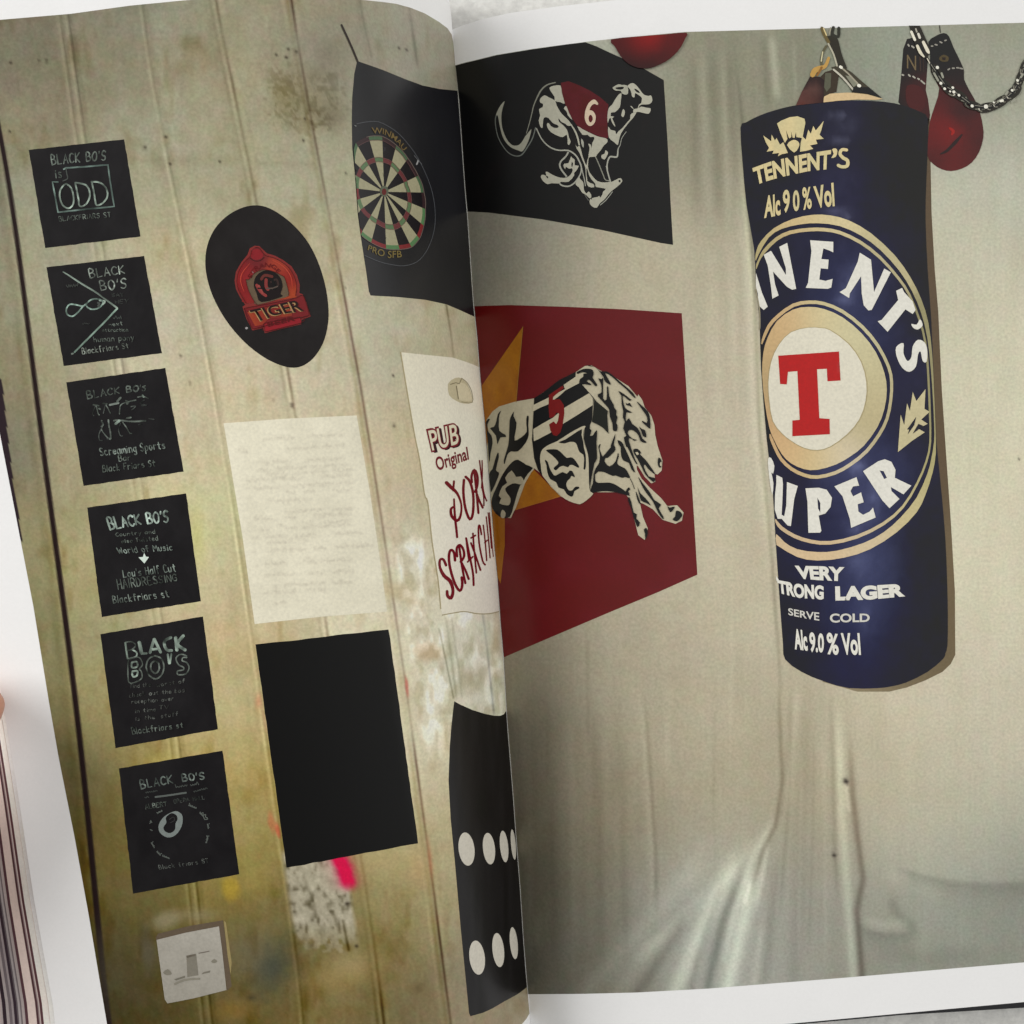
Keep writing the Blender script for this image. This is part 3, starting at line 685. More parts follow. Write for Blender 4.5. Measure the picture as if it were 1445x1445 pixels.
P.stroke(z([(805,595),(830,700),(850,820),(870,900),(950,870),(1010,780),(990,680),(910,610),(810,598)]), 2.4, grit(CHALK), 3)
hand(P, 'BLACKFRIARS ST', z([(385,1045),(700,1020),(1045,985)]), z([(395,1105),(720,1075),(1050,1050)]), DIM, bold=.01, jit=.03)
P.build('chalkboard_sign', M_INK, left_page, 'printed black square sign chalked with ODD in a box')
# 2 : arrow and spectacles
z = zoom(65, 360, 8.758)
P = sign(z([(5,150),(1210,10),(1432,1212),(218,1370)]))
P.stroke(z([(210,205),(420,340),(640,475),(880,655)]), [1.8,2.6,2.2,2.6], grit(CHALK), 2, sm=0)
P.stroke(z([(882,658),(700,850),(520,1030),(350,1200)]), 2.5, grit((140,164,150)), 2, sm=0); P.stroke(z([(315,1220),(335,1216)]), 2.5, DIM, 2)
P.stroke(z([(500,615),(460,630),(400,700),(330,755),(265,735),(250,670),(290,610),(380,615),(450,630),(500,600),(550,555),(620,540),(690,560),(700,600),(650,655),(570,670),(520,650),(490,610)]), 2.1, grit((140,164,152)), 2)
P.stroke(z([(660,560),(730,570),(700,610)]), 2.2, CHALK, 2)
P.stroke(z([(640,590),(660,600),(645,630)]), 3.2, FAINT, 2)
chalk_word(P, 'BLACK', z([(525,175),(960,130)]), z([(545,285),(975,225)]), 1.9, (150,160,150))
chalk_word(P, "BO'S", z([(660,325),(995,285)]), z([(680,440),(995,405)]), 1.9, (158,168,158))
hand(P, 'SAY', z([(805,475),(955,465)]), z([(820,515),(960,505)]), FAINT, jit=.03); hand(P, 'HEY', z([(850,560),(1020,540)]), z([(860,600),(1010,595)]), (92,96,92), jit=.03)
scribble(P, z([(830,785)])[0], z([(960,790)])[0], 4, 1.2, FAINT); hand(P, 'next', z([(765,845),(945,810)]), z([(780,880),(950,865)]), DIM, jit=.03)
hand(P, 'attraction', z([(690,910),(1010,895)]), z([(695,945),(1015,945)]), DIM, jit=.03)
hand(P, 'human pony', z([(580,1010),(1085,980)]), z([(590,1075),(1090,1050)]), DIM, jit=.03)
hand(P, 'Blackfriars St', z([(440,1150),(1010,1085)]), z([(450,1225),(1030,1150)]), (125,132,124), jit=.03)
scribble(P, z([(255,400)])[0], z([(440,375)])[0], 7, 1.4, (70,73,70)); scribble(P, z([(450,855)])[0], z([(540,850)])[0], 3, 1, (64,66,64))
P.build('chalkboard_sign', M_INK, left_page, 'printed black square sign chalked with an arrowhead and spectacles')
# 3 : little figures
z = zoom(93, 518, 8.6)
P = sign(z([(5,185),(1205,10),(1428,1270),(215,1442)]))
chalk_word(P, 'BLACK BO', z([(250,295),(560,255),(880,220)]), z([(265,390),(570,330),(880,290)]), 2.0, DIM); P.stroke(z([(905,215),(900,240)]), 1.2, FAINT); P.stroke(z([(965,228),(930,240),(968,262),(945,290),(925,280)]), 1.5, grit(DIM), 2)
for st, w_, c_ in [([(330,455),(400,470)],2,DIM),([(360,470),(325,560),(340,590)],1.5,FAINT),([(370,470),(390,560),(405,580)],1.5,DIM),([(450,440),(500,445)],2,DIM),([(480,450),(455,560)],1.5,FAINT),([(480,450),(520,520),(540,560)],1.6,DIM),
    ([(400,500),(420,510)],2.4,DIM),([(530,460),(640,435)],2.8,(140,150,142)),([(620,420),(665,370)],3,DIM),([(650,570),(655,500),(670,455),(740,425),(850,400)],1.6,DIM),([(730,410),(760,430),(740,445)],3,DIM),([(790,480),(850,470),(800,520)],1.6,FAINT),
    ([(870,365),(940,355),(1000,380)],1.6,DIM),([(930,340),(945,365)],2.6,CHALK),([(950,400),(900,440),(980,465)],1.6,FAINT),([(930,410),(920,470),(980,460)],1.5,FAINT),
    ([(435,650),(450,700),(430,720)],2.6,DIM),([(445,720),(400,820),(410,885),(440,890)],1.6,FAINT),([(430,760),(490,840),(540,880)],1.6,DIM),([(515,640),(525,720),(540,790),(545,870)],2.2,DIM),([(500,870),(550,850)],1.8,FAINT),
    ([(580,650),(640,645),(830,660),(970,650)],2.4,DIM),([(600,690),(650,650)],3.6,CHALK),([(735,620),(790,610)],2.2,DIM),([(665,680),(640,760),(660,830),(690,835)],1.4,FAINT),([(690,670),(740,740),(775,800),(800,805)],1.6,DIM),([(1005,625),(1070,635)],1.5,FAINT),([(880,700),(920,690)],1.4,FAINT)]:
    P.stroke(z(st), w_, grit(c_), 2)
hand(P, 'Screaming Sports', z([(400,985),(800,940),(1195,895)]), z([(420,1075),(800,1035),(1210,985)]), (135,146,138), bold=.005, jit=.03)
hand(P, 'Bar', z([(635,1070),(790,1060)]), z([(645,1145),(790,1125)]), DIM, bold=.01, jit=.03)
hand(P, 'Black Friars St', z([(445,1195),(1080,1125)]), z([(450,1275),(1090,1200)]), DIM, bold=.0, jit=.03)
P.build('chalkboard_sign', M_INK, left_page, 'printed black square sign chalked with small figures above three words')
# 4 : down arrow
z = zoom(120, 694, 8.029)
P = sign(z([(25,180),(1145,18),(1312,1240),(190,1418)]))
chalk_word(P, "BLACK BO'S", z([(245,295),(600,260),(940,210)]), z([(285,430),(620,370),(950,340)]), 2.6, (156,172,162), gap=.2)
hand(P, 'Country and', z([(345,465),(790,430)]), z([(350,505),(800,470)]), DIM, jit=.03); hand(P, 'also Twisted', z([(410,545),(820,495)]), z([(415,580),(830,550)]), DIM, jit=.03)
hand(P, 'World of Music', z([(355,635),(980,590)]), z([(385,700),(995,660)]), (130,142,134), bold=.01, jit=.03)
P.poly(z([(670,692),(690,735),(725,738),(672,812),(605,742),(655,738)]), (200,214,204), 3)
hand(P, "Lou's Half Cut", z([(425,890),(1015,810)]), z([(435,970),(1035,900)]), (125,136,128), jit=.03)
hand(P, 'HAIRDRESSING', z([(355,995),(1030,935)]), z([(375,1105),(1045,1005)]), DIM, jit=.02)
hand(P, 'Blackfriars st', z([(310,1185),(930,1110)]), z([(320,1265),(960,1190)]), (130,140,132), bold=.01, jit=.03)
P.build('chalkboard_sign', M_INK, left_page, 'printed black square sign chalked with a small down arrow mid-text')
# 5 : fat outlined capitals
z = zoom(140, 868, 7.606)
P = sign(z([(12,205),(1112,15),(1275,1225),(175,1428)]))
for st, w_, c_ in [([(280,295),(305,470)],2.6,CHALK),([(280,295),(345,285),(390,325),(350,370),(300,375)],2,DIM),([(350,370),(400,400),(395,445),(310,470)],2.2,CHALK),
    ([(430,290),(455,410)],5,CHALK),([(450,415),(510,410)],3,CHALK),([(590,255),(545,405)],4,CHALK),([(590,255),(660,400)],4,CHALK),([(565,370),(640,360)],3.4,CHALK),
    ([(770,240),(710,270),(700,320),(730,375),(780,380)],4.2,CHALK),([(820,240),(835,380)],4.6,CHALK),([(905,220),(840,310),(925,375)],4.4,CHALK),([(735,420),(750,520)],3,CHALK),([(775,415),(760,520)],2.4,CHALK),
    ([(310,480),(315,715),(400,715),(460,670),(450,600),(430,580),(465,530),(440,465),(390,450),(310,480)],1.8,DIM),([(350,510),(400,500),(410,550),(355,565),(348,530),(350,510)],2.6,CHALK),([(355,605),(410,600),(405,650),(365,660),(354,630),(355,605)],2.6,CHALK),
    ([(600,435),(530,470),(505,560),(540,650),(610,685),(670,640),(695,560),(670,470),(600,435)],2.2,DIM),([(600,490),(560,520),(555,580),(600,625),(640,590),(640,520),(600,490)],2.4,DIM),
    ([(940,440),(880,420),(825,460),(850,530),(905,560),(900,590),(840,600),(850,640),(930,630),(965,570),(940,510),(890,490),(900,455),(940,455)],2,DIM)]:
    P.stroke(z(st), w_, grit(c_), 2)
for a_, b2, s_ in [((330,785),(555,765),'find the'),((615,770),(920,725),'worst of'),((320,885),(495,860),'check'),((535,860),(915,825),'out the bad'),((345,950),(630,930),'reception'),((670,930),(800,910),'over'),((385,1050),(610,1030),'in time'),((640,1010),(745,1005),'TV'),((390,1135),(600,1110),'is the'),((660,1105),(850,1075),'staff')]:
    (ax, ay), (bx, by) = z([a_])[0], z([b2])[0]
    hand(P, s_, [(ax, ay-5.4), (bx, by-5.4)], [(ax, ay), (bx, by)], (98,101,97), jit=.04)
hand(P, 'Blackfriars st', z([(345,1210),(900,1150)]), z([(360,1280),(905,1205)]), DIM, jit=.04)
P.build('chalkboard_sign', M_INK, left_page, 'printed black square sign chalked with fat outlined capitals over small handwriting')
# 6 : ring of words and a nought
z = zoom(165, 1058, 7.017)
P = sign(z([(20,185),(1045,10),(1210,1232),(160,1425)]))
chalk_word(P, "BLACK BO'S", z([(225,305),(560,250),(860,225)]), z([(240,390),(570,325),(870,290)]), 2.1, (118,128,122), sp=1.0)
for a_, b2 in [((285,430),(440,405)),((580,375),(860,340)),((280,480),(320,470)),((760,420),(900,385))]: scribble(P, z([a_])[0], z([b2])[0], 4, 1.2, FAINT)
P.stroke(z([(380,468),(520,450),(685,425)]), 2.6, (92,97,94), 2, sm=0)
hand(P, 'ALBERT', z([(275,540),(490,515)]), z([(285,590),(495,555)]), DIM, jit=.03); hand(P, 'OPERA', z([(560,490),(710,475)]), z([(565,535),(715,505)]), FAINT, jit=.03); hand(P, 'HALL', z([(750,470),(865,455)]), z([(755,505),(870,490)]), FAINT, jit=.03)
P.poly(z([(560,612),(470,660),(415,740),(425,820),(500,868),(580,845),(640,760),(650,660),(610,615)]), (122,130,127), 2, holes=[z([(540,628),(590,650),(600,690),(580,730),(575,790),(530,825),(480,810),(460,770),(490,720),(485,670)])], sm=3)
P.stroke(z([(520,690),(560,665),(570,700),(530,720)]), 1.3, (58,58,58), 3)
for st in [[(710,550),(785,580)],[(820,625),(855,660),(870,690),(900,685)],[(895,735),(905,780)],[(890,850),(900,880),(880,920)],[(340,920),(370,970)],[(395,1010),(430,1045)],[(450,1050),(520,1078)],[(330,790),(350,800)],[(345,720),(335,700)],[(400,630),(450,605)]]:
    scribble(P, z(st)[0], z(st)[-1], 3, 1.3, (90,95,91)); P.stroke(z(st), 1.5, (88,93,89), 2)
hand(P, 'Black friars ST', z([(410,1145),(900,1075)]), z([(420,1185),(910,1115)]), (98,102,98), jit=.03)
P.build('chalkboard_sign', M_INK, left_page, 'printed black square sign chalked with a nought inside a dotted ring')

# light switch
z = zoom(200, 1290, 10.32)
P = Print('L')
P.poly(z([(205,345),(235,285),(700,170),(1185,88),(1195,160),(1255,620),(1310,1050),(1245,1115),(1120,180),(215,375)]), (100,88,74), 1)  # brown shadow of the plate, drawn into the print
P.poly(z([(1195,95),(1225,115),(1310,700),(1295,880),(1250,600)]), (148,134,94), 1)
P.poly(z([(215,375),(640,270),(1125,178),(1170,520),(1235,1105),(760,1225),(375,1300),(335,1240),(260,700)]), lambda px, py: np.array((166,162,152), float)[None]+((1320-py)*.14+value_noise(px, py, 8, 8, 5)*5)[:, None], 2)
P.poly(z([(650,605),(790,575),(825,890),(665,915)]), (126,122,111), 3); P.poly(z([(650,605),(780,580),(785,605),(655,640)]), (104,98,88), 3)
P.poly(z([(470,950),(630,895),(630,925),(500,965)]), (116,112,101), 3); P.poly(z([(870,875),(900,845),(1000,820),(990,850)]), (118,114,103), 3)
P.poly(z([(310,850),(380,800),(440,870),(370,890)]), (128,124,112), 3, sm=2); P.poly(z([(1010,690),(1060,650),(1100,690),(1050,715)]), (128,124,112), 3, sm=2)
P.stroke(z([(830,570),(980,540)]), 1.2, (112,104,96), 3); P.stroke(z([(480,1020),(620,960),(840,940)]), 3, (134,130,118), 3)
P.build('light_switch', M_INK, left_page, 'printed grubby white square light switch plate')

# oval plaque with the red beer badge
P = Print('L')
P.poly([(379+(x-379)*1.025, 404+(y-404)*1.012) for x, y in [(360,288),(340,292),(318,304),(302,322),(294,341),(290,362),(290,381.5),(296,416),(315,451),(346,489),(374,508),(400,517.5),(415,520),(425.6,519),(446,506),(460,482),(467,447),(462,413),(450,371),(438,340),(419,322),(391,297.5),(375,290)]], board_tone((41,39,39)), 1, sm=4, relax=2)
z = zoom(330, 340, 10.325)
RED = (158,46,42); DKR = (104,42,42)
P.poly(z([(300,70),(370,75),(430,130),(480,180),(600,215),(720,280),(840,370),(920,500),(960,640),(955,760),(1000,775),(1060,900),(1120,1100),(990,1150),(980,1215),(700,1280),(450,1345),(425,1270),(270,1305),(180,1130),(125,960),(165,930),(90,820),(30,700),(10,580),(30,450),(110,310),(200,200),(230,110)]), (124,52,50), 2)
P.poly(z([(310,95),(365,100),(420,170),(470,215),(590,250),(700,310),(800,390),(880,520),(915,650),(900,800),(860,830),(180,910),(130,830),(70,720),(45,590),(70,450),(150,310),(240,220),(255,140)]),
       lambda px, py: rbf(px, py, [(338,385,(132,44,45)),(345,420,(124,40,42)),(395,372,(150,62,48)),(410,395,(132,44,40)),(416,415,(154,68,44)),(350,430,(132,48,46)),(362,360,(104,44,46))], 9), 3, sm=2)
P.poly(z([(335,115),(400,140),(430,190),(400,250),(330,275),(260,250),(245,190),(280,130)]), (128,42,46), 3, sm=3)
P.stroke(z([(240,250),(300,290),(380,285),(440,240)]), 1.2, (70,36,36), 4)
P.poly(z([(175,560),(220,560),(300,470),(420,420),(560,440),(690,500),(740,540),(790,700),(800,800),(640,850),(340,930),(290,870),(210,710)]), (98,84,68), 4, sm=2)
P.poly(z([(320,520),(400,450),(500,425),(600,460),(680,540),(710,660),(680,770),(700,810),(400,890),(330,760),(290,640)]), (38,34,33), 5, sm=3)
for st, w_, c_ in [([(330,640),(390,740),(470,800)],4,(132,60,58)),([(360,650),(420,760)],3,(140,70,66)),([(470,560),(470,660),(500,710)],4.5,(124,58,56)),([(400,560),(450,500),(560,520)],4,(96,52,48)),([(540,600),(620,560),(650,640)],3,(58,46,44)),([(350,690),(430,690)],2,(40,32,32)),([(560,560),(600,700)],3.5,(34,34,34)),([(480,690),(560,690),(640,660)],2,(84,74,68))]:
    P.stroke(z(st), w_, c_, 6)
P.text('STRANGE', z([(195,520),(300,370),(450,310),(590,340),(690,440)]), z([(250,550),(330,430),(450,375),(560,395),(640,470)]), (96,34,36), 5, bold=.01)
P.poly(z([(150,980),(830,850),(1000,790),(1050,900),(1095,1080),(940,1120),(440,1240),(290,1280),(230,1210)]), (112,42,44), 5)
P.poly(z([(195,1030),(330,990),(830,880),(850,1090),(500,1140),(420,1220),(310,1240)]), lambda px, py: rbf(px, py, [(350,452,(154,70,46)),(365,448,(136,56,44)),(385,442,(116,46,42)),(405,438,(140,62,44)),(415,440,(122,50,44))], 7), 6, sm=1)
P.poly(z([(440,1200),(960,1110),(985,1190),(460,1320)]), (134,40,46), 5)
P.text('TIGER', z([(215,1015),(560,945),(940,855)]), z([(325,1200),(640,1085),(1015,1025)]), (158,128,88), 7, bold=.03)
P.text('TIGER', z([(225,1010),(560,940),(950,850)]), z([(335,1190),(640,1075),(1022,1020)]), (44,34,30), 8, bold=.012)
for pts in ([(310,95),(365,100),(420,170),(470,215),(590,250),(700,310),(800,390),(880,520),(915,650),(900,800)],[(255,140),(240,220),(150,310),(70,450),(45,590),(70,720),(130,830),(180,910)],[(150,980),(830,850),(1000,790),(1050,900),(1095,1080),(940,1120),(440,1240),(290,1280),(230,1210),(150,980)],[(195,1030),(330,990),(830,880)],[(175,560),(220,560),(300,470),(420,420),(560,440),(690,500),(740,540),(790,700),(800,800)],[(340,930),(290,870),(210,710),(175,560)],[(440,1200),(960,1110),(985,1190),(460,1320),(440,1200)]):
    P.stroke(z(pts), .75, (76,32,34), 6.6)
for pts in ([(230,330),(120,470),(100,600),(150,740)],[(560,280),(720,370),(830,520),(850,680)]): P.stroke(z(pts), [.5,1.3,.5], (176,72,58), 6.6)
P.text('BEER', z([(480,1185),(880,1090)]), z([(500,1250),(890,1160)]), (84,28,34), 7, bold=.01)
P.stroke(z([(178,1272),(192,1268)]), 3.2, (150,146,146), 3)
P.build('oval_plaque', M_INK, left_page, 'printed black oval plaque painted with a red and orange beer badge')

# dartboard on its dark backing board
P = Print('L')
gd = lambda y: float(gutter(y))-.5
dart_out = [(504,86),(520,91.5),(540,98.6),(571.5,111.5),(596,120.5),(620,125.5),(gd(128),128)]+[(gd(y), y) for y in (180,230,265,305,350,400,430)]+[(gd(447),447),(650,438),(630,429.5),(600,423),(560,419),(523,417),(520.5,411),(517,385),(510,340),(505,304),(500.7,246),(497,207),(496.4,170),(497,138),(500,104)]
P.poly(dart_out, lambda px, py: np.array((42,42,44), float)[None]+value_noise(px, py, 40, 60, 8)[:, None]*3, 1, grid=5)
z = zoom(480, 160, 5.556)
CDX, CDY = 345, 615
def interp_r(tab):
    t = sorted(tab); A = np.array([q[0] for q in t]); R = np.array([q[1] for q in t])
    A = np.r_[A-360, A, A+360]; R = np.r_[R, R, R]
    return lambda a: float(np.interp(a % 360, A, R))
R_out = interp_r([(344.2,452),(358,436),(14.6,377),(35.4,321),(50,300),(64.7,295),(91,312),(112.7,350),(130.5,408),(143,461),(153.7,487),(165,468),(178,448),(194.4,410),(209,383),(225,330),(240,270),(257,225),(277,218),(300,290),(315,350),(330,445)])
R_tr = interp_r([(350,258),(10,235),(30,202),(50,190),(75,182),(95,196),(113,217),(137,255),(148,276),(160.6,288),(172.7,278),(191,242),(209,225),(231,217),(252,208),(279,216),(300,236),(323,257),(336,262)])
BND = [344.2,358,14.6,35.4,64.7,91,112.7,130.5,143,153.7,165,178,194.4,209,233,254,277,300,315,330]
edge_x = lambda y: np.interp(y, [0,200,480,800,1000,1250,1445], [86,98,117,142,167,207,229])
def pol(a, r): return (CDX+r*math.sin(math.radians(a)), CDY-r*math.cos(math.radians(a)))
def clipx(q): return (max(q[0], edge_x(q[1])+3), q[1])
def wedge(a0, a1, f0, f1, col, layer):
    if a1 < a0: a1 += 360
    aa = np.linspace(a0, a1, 6)
    pts = [pol(a, f0(a)) for a in aa]+[pol(a, f1(a)) for a in aa[::-1]]
    if max(q[0]-edge_x(q[1]) for q in pts) < 6: return
    pts = [clipx(q) for q in pts]
    P.poly(z(pts), col, layer, grid=6)
k_ = lambda f, s: (lambda a: f(a)*s)
CRM = (158,154,126); DK = (38,36,38); GRN = (88,124,84); DRD = (122,50,52)
for i in range(20):
    a0, a1 = BND[i], BND[(i+1) % 20]
    wht = i % 2 == 0
    wedge(a0, a1, lambda a: 30, k_(R_tr, .93), CRM if wht else DK, 2)
    wedge(a0, a1, k_(R_tr, .93), k_(R_tr, 1.07), (92,116,84) if wht else (104,56,58), 2)
    wedge(a0, a1, k_(R_tr, 1.07), k_(R_out, .925), CRM if wht else DK, 2)
    low = 100 < (a0 % 360) < 260
    wedge(a0, a1, k_(R_out, .925), R_out, (GRN if low else (78,102,76)) if wht else (DRD if low else (60,46,48)), 2)
ring = lambda f, s: [clipx(pol(a, f(a)*s)) for a in range(0, 360, 6)]
def arc(f, s, a0, a1, w_, c_):
    pts = [pol(a, f(a)*s) for a in range(a0, a1, 5)]
    P.stroke(z([q for q in pts if q[0] > edge_x(q[1])+4]), w_, c_, 3, sm=2, cap=False)
arc(R_out, 1.0, -18, 225, .9, (112,98,92)); arc(R_out, .925, -30, 70, .7, (98,72,72)); arc(R_tr, 1.07, -50, 210, .6, (120,88,84)); arc(R_tr, .93, -50, 210, .6, (110,80,78))
P.poly(z([(CDX+34*math.cos(t)*1.0, CDY-5+42*math.sin(t)) for t in np.linspace(0, 6.28, 20)[:-1]]), (92,98,82), 4); P.poly(z([(CDX+18*math.cos(t), CDY+26*math.sin(t)) for t in np.linspace(0, 6.28, 16)[:-1]]), (98,44,42), 5)
P.stroke(z([(130,82),(200,68),(300,66),(400,115),(470,170),(540,250),(610,350),(690,520),(735,680),(745,850),(720,980),(670,1090),(600,1165),(500,1195),(400,1185),(300,1160),(190,1112)]), .9, (84,86,90), 2)
P.stroke(z([(600,400),(612,370)]), 2.2, (150,150,150), 3); P.stroke(z([(115,95),(125,100)]), 1.6, (110,112,112), 3); P.stroke(z([(580,330),(640,400)]), .9, (100,102,104), 3)
TAN = (112,96,62)
P.text('WINMAU', z([(245,110),(320,112),(400,140),(460,190),(525,270)]), z([(255,158),(330,160),(395,190),(445,230),(495,295)]), TAN, 3, bold=.01)
P.text('PRO SFB', z([(225,1030),(300,1060),(380,1078),(480,1075)]), z([(215,1070),(290,1110),(380,1135),(485,1128)]), (118,104,62), 3, bold=.01)
P.stroke([(482,35),(490,52),(498,70),(505,87)], 2.6, (50,42,38), 2)
P.build('dartboard_panel', M_INK, left_page, 'printed dartboard on a dark hanging board curving into the gutter')

# handwritten sheet
z = zoom(300, 580, 4.515)
P = Print('L')
rows = [(170,300,850),(240,140,930),(320,160,920),(365,240,900),(400,330,900),(430,200,900),(480,200,960),(520,190,900),(570,230,780),(640,380,920),(680,210,900),(720,400,930),(745,280,900),(800,240,980),(830,250,640),(885,240,1040),(940,560,720),(970,260,980),(1040,280,980),(1110,380,900),(1150,290,780),(1220,300,500)]
def sheet_colour(px, py):
    c = np.array((217,212,191), float)[None]+(value_noise(px, py, 30, 30, 21)*4+value_noise(px, py, 4, 4, 22)*1.5+np.clip((352-px)/18, 0, 1)*4)[:, None]
    X = (px-300)*4.515; Y = (py-580)*4.515
    ink_ = np.zeros(len(px))
    for i, (y_, xa, xb) in enumerate(rows):
        d = Y-(y_-(X-500)*.055)
        wob = value_noise(X, X*0, 16, 1, 300+i)*7
        word = np.clip((value_noise(X, X*0, 62, 1, 330+i)+.45)*3, 0, 1)
        tall = np.clip(value_noise(X, X*0, 13, 1, 360+i), 0, 1)*12
        k = np.exp(-((d-wob+tall*.4)/(10+tall))**2)*word*np.clip((X-xa)/25, 0, 1)*np.clip((xb-X)/25, 0, 1)
        ink_ = np.maximum(ink_, k*(.55+.45*value_noise(X, Y, 9, 9, 390+i)))
    return c-ink_[:, None]*np.array((21,22,20.0))
P.poly(z([(70,78),(480,48),(918,28),(1000,500),(1060,900),(1112,1278),(700,1310),(268,1357),(190,800)]), sheet_colour, 1, grid=1.7)
P.build('handwritten_sheet', M_INK, left_page, 'printed pale sheet covered in faint faded handwriting')

# plain black panel
z = zoom(350, 880, 4.013)
P = Print('L'); P.poly(rough_edge(z([(42,118),(796,34),(963,1245),(218,1382)]), .3, 12), board_tone((31,29,30)), 1)
P.build('black_panel', M_INK, left_page, 'printed tall plain black rectangle with nothing written on it')

# snack packet
P = Print('L')
PK = lambda px, py: rbf(px, py, [(590,520,(221,216,194)),(650,520,(227,223,207)),(600,640,(226,222,200)),(660,600,(226,223,208)),(610,740,(228,224,206)),(690,760,(230,227,218)),(630,850,(224,220,200)),(700,850,(218,211,202))], 50)
pk_out = [(565.5,497),(603.6,501),(638.6,504.5),(657.7,510.6),(668,514.5),(gd(518),518)]+[(gd(y), y) for y in (530,560,595,630,665,690,715,745,770,800,830)]+[(gd(862),862.5),(686,866),(673,865),(656,862),(640,864),(624,867.6),(622,859),(618,816),(610,766),(604,710),(599,697),(592.5,650),(585,613),(573,543)]
P.poly(pk_out, PK, 1, grid=5)
P.stroke([(565.5,497),(573,543),(585,613),(592.5,650),(599,697),(604,710),(610,766),(618,816),(622,859)], 1.6, (170,158,124), 2)
P.stroke([(624,868),(640,865),(656,863),(673,866),(690,866),(704,863)], 1.4, (160,150,120), 2)
z = zoom(540, 470, 6.285)
P.poly(z([(580,450),(640,400),(700,400),(750,450),(785,530),(795,615),(720,625),(650,600),(590,550)]), (190,182,152), 2, sm=2)
P.poly(z([(655,470),(700,440),(750,470),(780,540),(790,600),(730,600),(670,585)]), (205,197,168), 3, sm=2)
P.stroke(z([(600,455),(650,440),(680,450),(700,405)]), 1.0, (120,112,90), 4, sm=0); P.stroke(z([(655,470),(672,585)]), 1.1, (110,102,80), 4); P.stroke(z([(700,400),(750,440),(790,520),(795,615),(700,610)]), .8, (140,132,106), 4)
z = zoom(590, 580, 5.161)
MAR = (112,36,46)
P.text('PUB', z([(80,150),(305,92)]), z([(120,308),(318,258)]), (58,32,40), 2, bold=.06); P.text('PUB', z([(75,146),(300,88)]), z([(115,304),(314,254)]), (58,32,40), 3, bold=.06)
P.text('PUB', z([(58,132),(290,78)]), z([(98,304),(308,252)]), (120,40,50), 4, bold=.06); P.text('PUB', z([(72,145),(285,90)]), z([(104,290),(298,240)]), (216,211,186), 5, bold=.012)
P.text('Original', z([(118,340),(240,300),(358,258)]), z([(150,468),(260,425),(376,382)]), MAR, 3, bold=.022)
MR2 = (112,32,42)
for st, w_ in [([(205,520),(240,555),(285,600),(315,680),(310,760),(285,798),(245,765),(240,715),(262,695)],[4.2,4.2,3,2.2,2.6,3.6,3.4,3,2]),([(262,510),(256,580)],2.4),([(262,640),(268,760),(278,850),(285,920)],[2,2.6,2.8,2.6]),
    ([(345,478),(378,515),(402,610),(400,740),(378,790),(345,710),(330,590),(335,500)],3.0),
    ([(392,520),(390,470),(410,428),(432,470),(432,540),(415,590)],2.8),([(410,440),(425,580),(440,745)],2.6),([(420,580),(445,650),(472,705)],2.6),
    ([(448,360),(462,480),(480,600),(500,655)],1.7),([(466,360),(468,470),(462,560)],1.5),([(466,560),(478,620),(480,690)],1.6),
    ([(205,1125),(185,1082),(160,1085),(160,1140),(190,1200),(235,1240),(255,1310),(240,1362),(215,1345),(212,1310)],[3,3,2.8,3,4.2,4.4,3.4,4,3.6,3]),
    ([(270,1090),(262,1030),(238,1012),(225,1060),(235,1150),(270,1260),(305,1310),(322,1270),(318,1210)],3.0),
    ([(285,1060),(282,1000),(305,975),(330,1010),(335,1060),(310,1100)],2.8),([(300,985),(320,1130),(345,1255)],2.6),([(315,1100),(345,1160),(370,1225)],2.6),
    ([(350,925),(375,1050),(400,1180),(405,1270)],2.4),([(352,930),(360,1010),(372,1090)],2.2),([(360,1100),(400,1060)],2),([(400,890),(408,1000),(425,1180)],2.0),([(385,925),(420,905)],2),([(385,960),(415,1040),(455,1160)],2.2),
    ([(462,900),(450,835),(440,850),(445,960),(470,1090),(490,1120)],2.0),([(475,830),(490,960),(500,1090)],1.6),([(485,960),(505,940)],1.6),([(497,770),(512,920),(525,1070)],1.5),([(510,740),(525,880),(535,1000)],1.3),([(520,740),(535,920),(548,1060)],1.1)]:
    P.stroke(z(st), np.array(w_)*1.22 if np.ndim(w_) else w_*1.22, MR2, 3, sm=3)
P.build('snack_packet', M_INK, left_page, 'printed cream pork scratchings packet with maroon lettering beside the gutter')

# domino board
P = Print('L')
dom = [(641,989.5),(649,994),(667,1002),(685,1007.5),(698,1010),(706,1010),(711,1008),(gd(1004),1003)]+[(gd(y), y) for y in (1040,1070,1125,1190,1250,1330,1380)]+[(gd(1392),1393),(730.5,1403),(712,1413),(695,1423),(682,1429),(664,1434),(662,1430),(657.5,1384),(650,1308),(642,1217),(636,1156),(634,1120),(633,1102),(634.7,1053),(637,1024),(640,997)]
P.poly(dom, lambda px, py: np.array((37,36,37), float)[None]+(value_noise(px, py, 6, 60, 18)*3.5)[:, None], 1, grid=5)
z = zoom(560, 1080, 3.284)
for cx, cy, rx, ry in [(323,388,37,77),(427,386,28,73),(497,376,19,73),(540,367,11,70),(372,891,36,79),(470,856,27,79),(542,824,18,74)]:
    lean = .10
    P.poly(z([(cx+rx*math.cos(t)+lean*ry*math.sin(t)*.9, cy+ry*math.sin(t)) for t in np.linspace(0, 2*math.pi, 33)[:-1]]), (199,194,182), 2, grid=4)
P.build('domino_board', M_INK, left_page, 'printed black board with two rows of white dots beside the gutter')

# ================================================================== printed things, right page
gr = lambda y: float(gutter(y))+.6
WHT = (176,174,158)
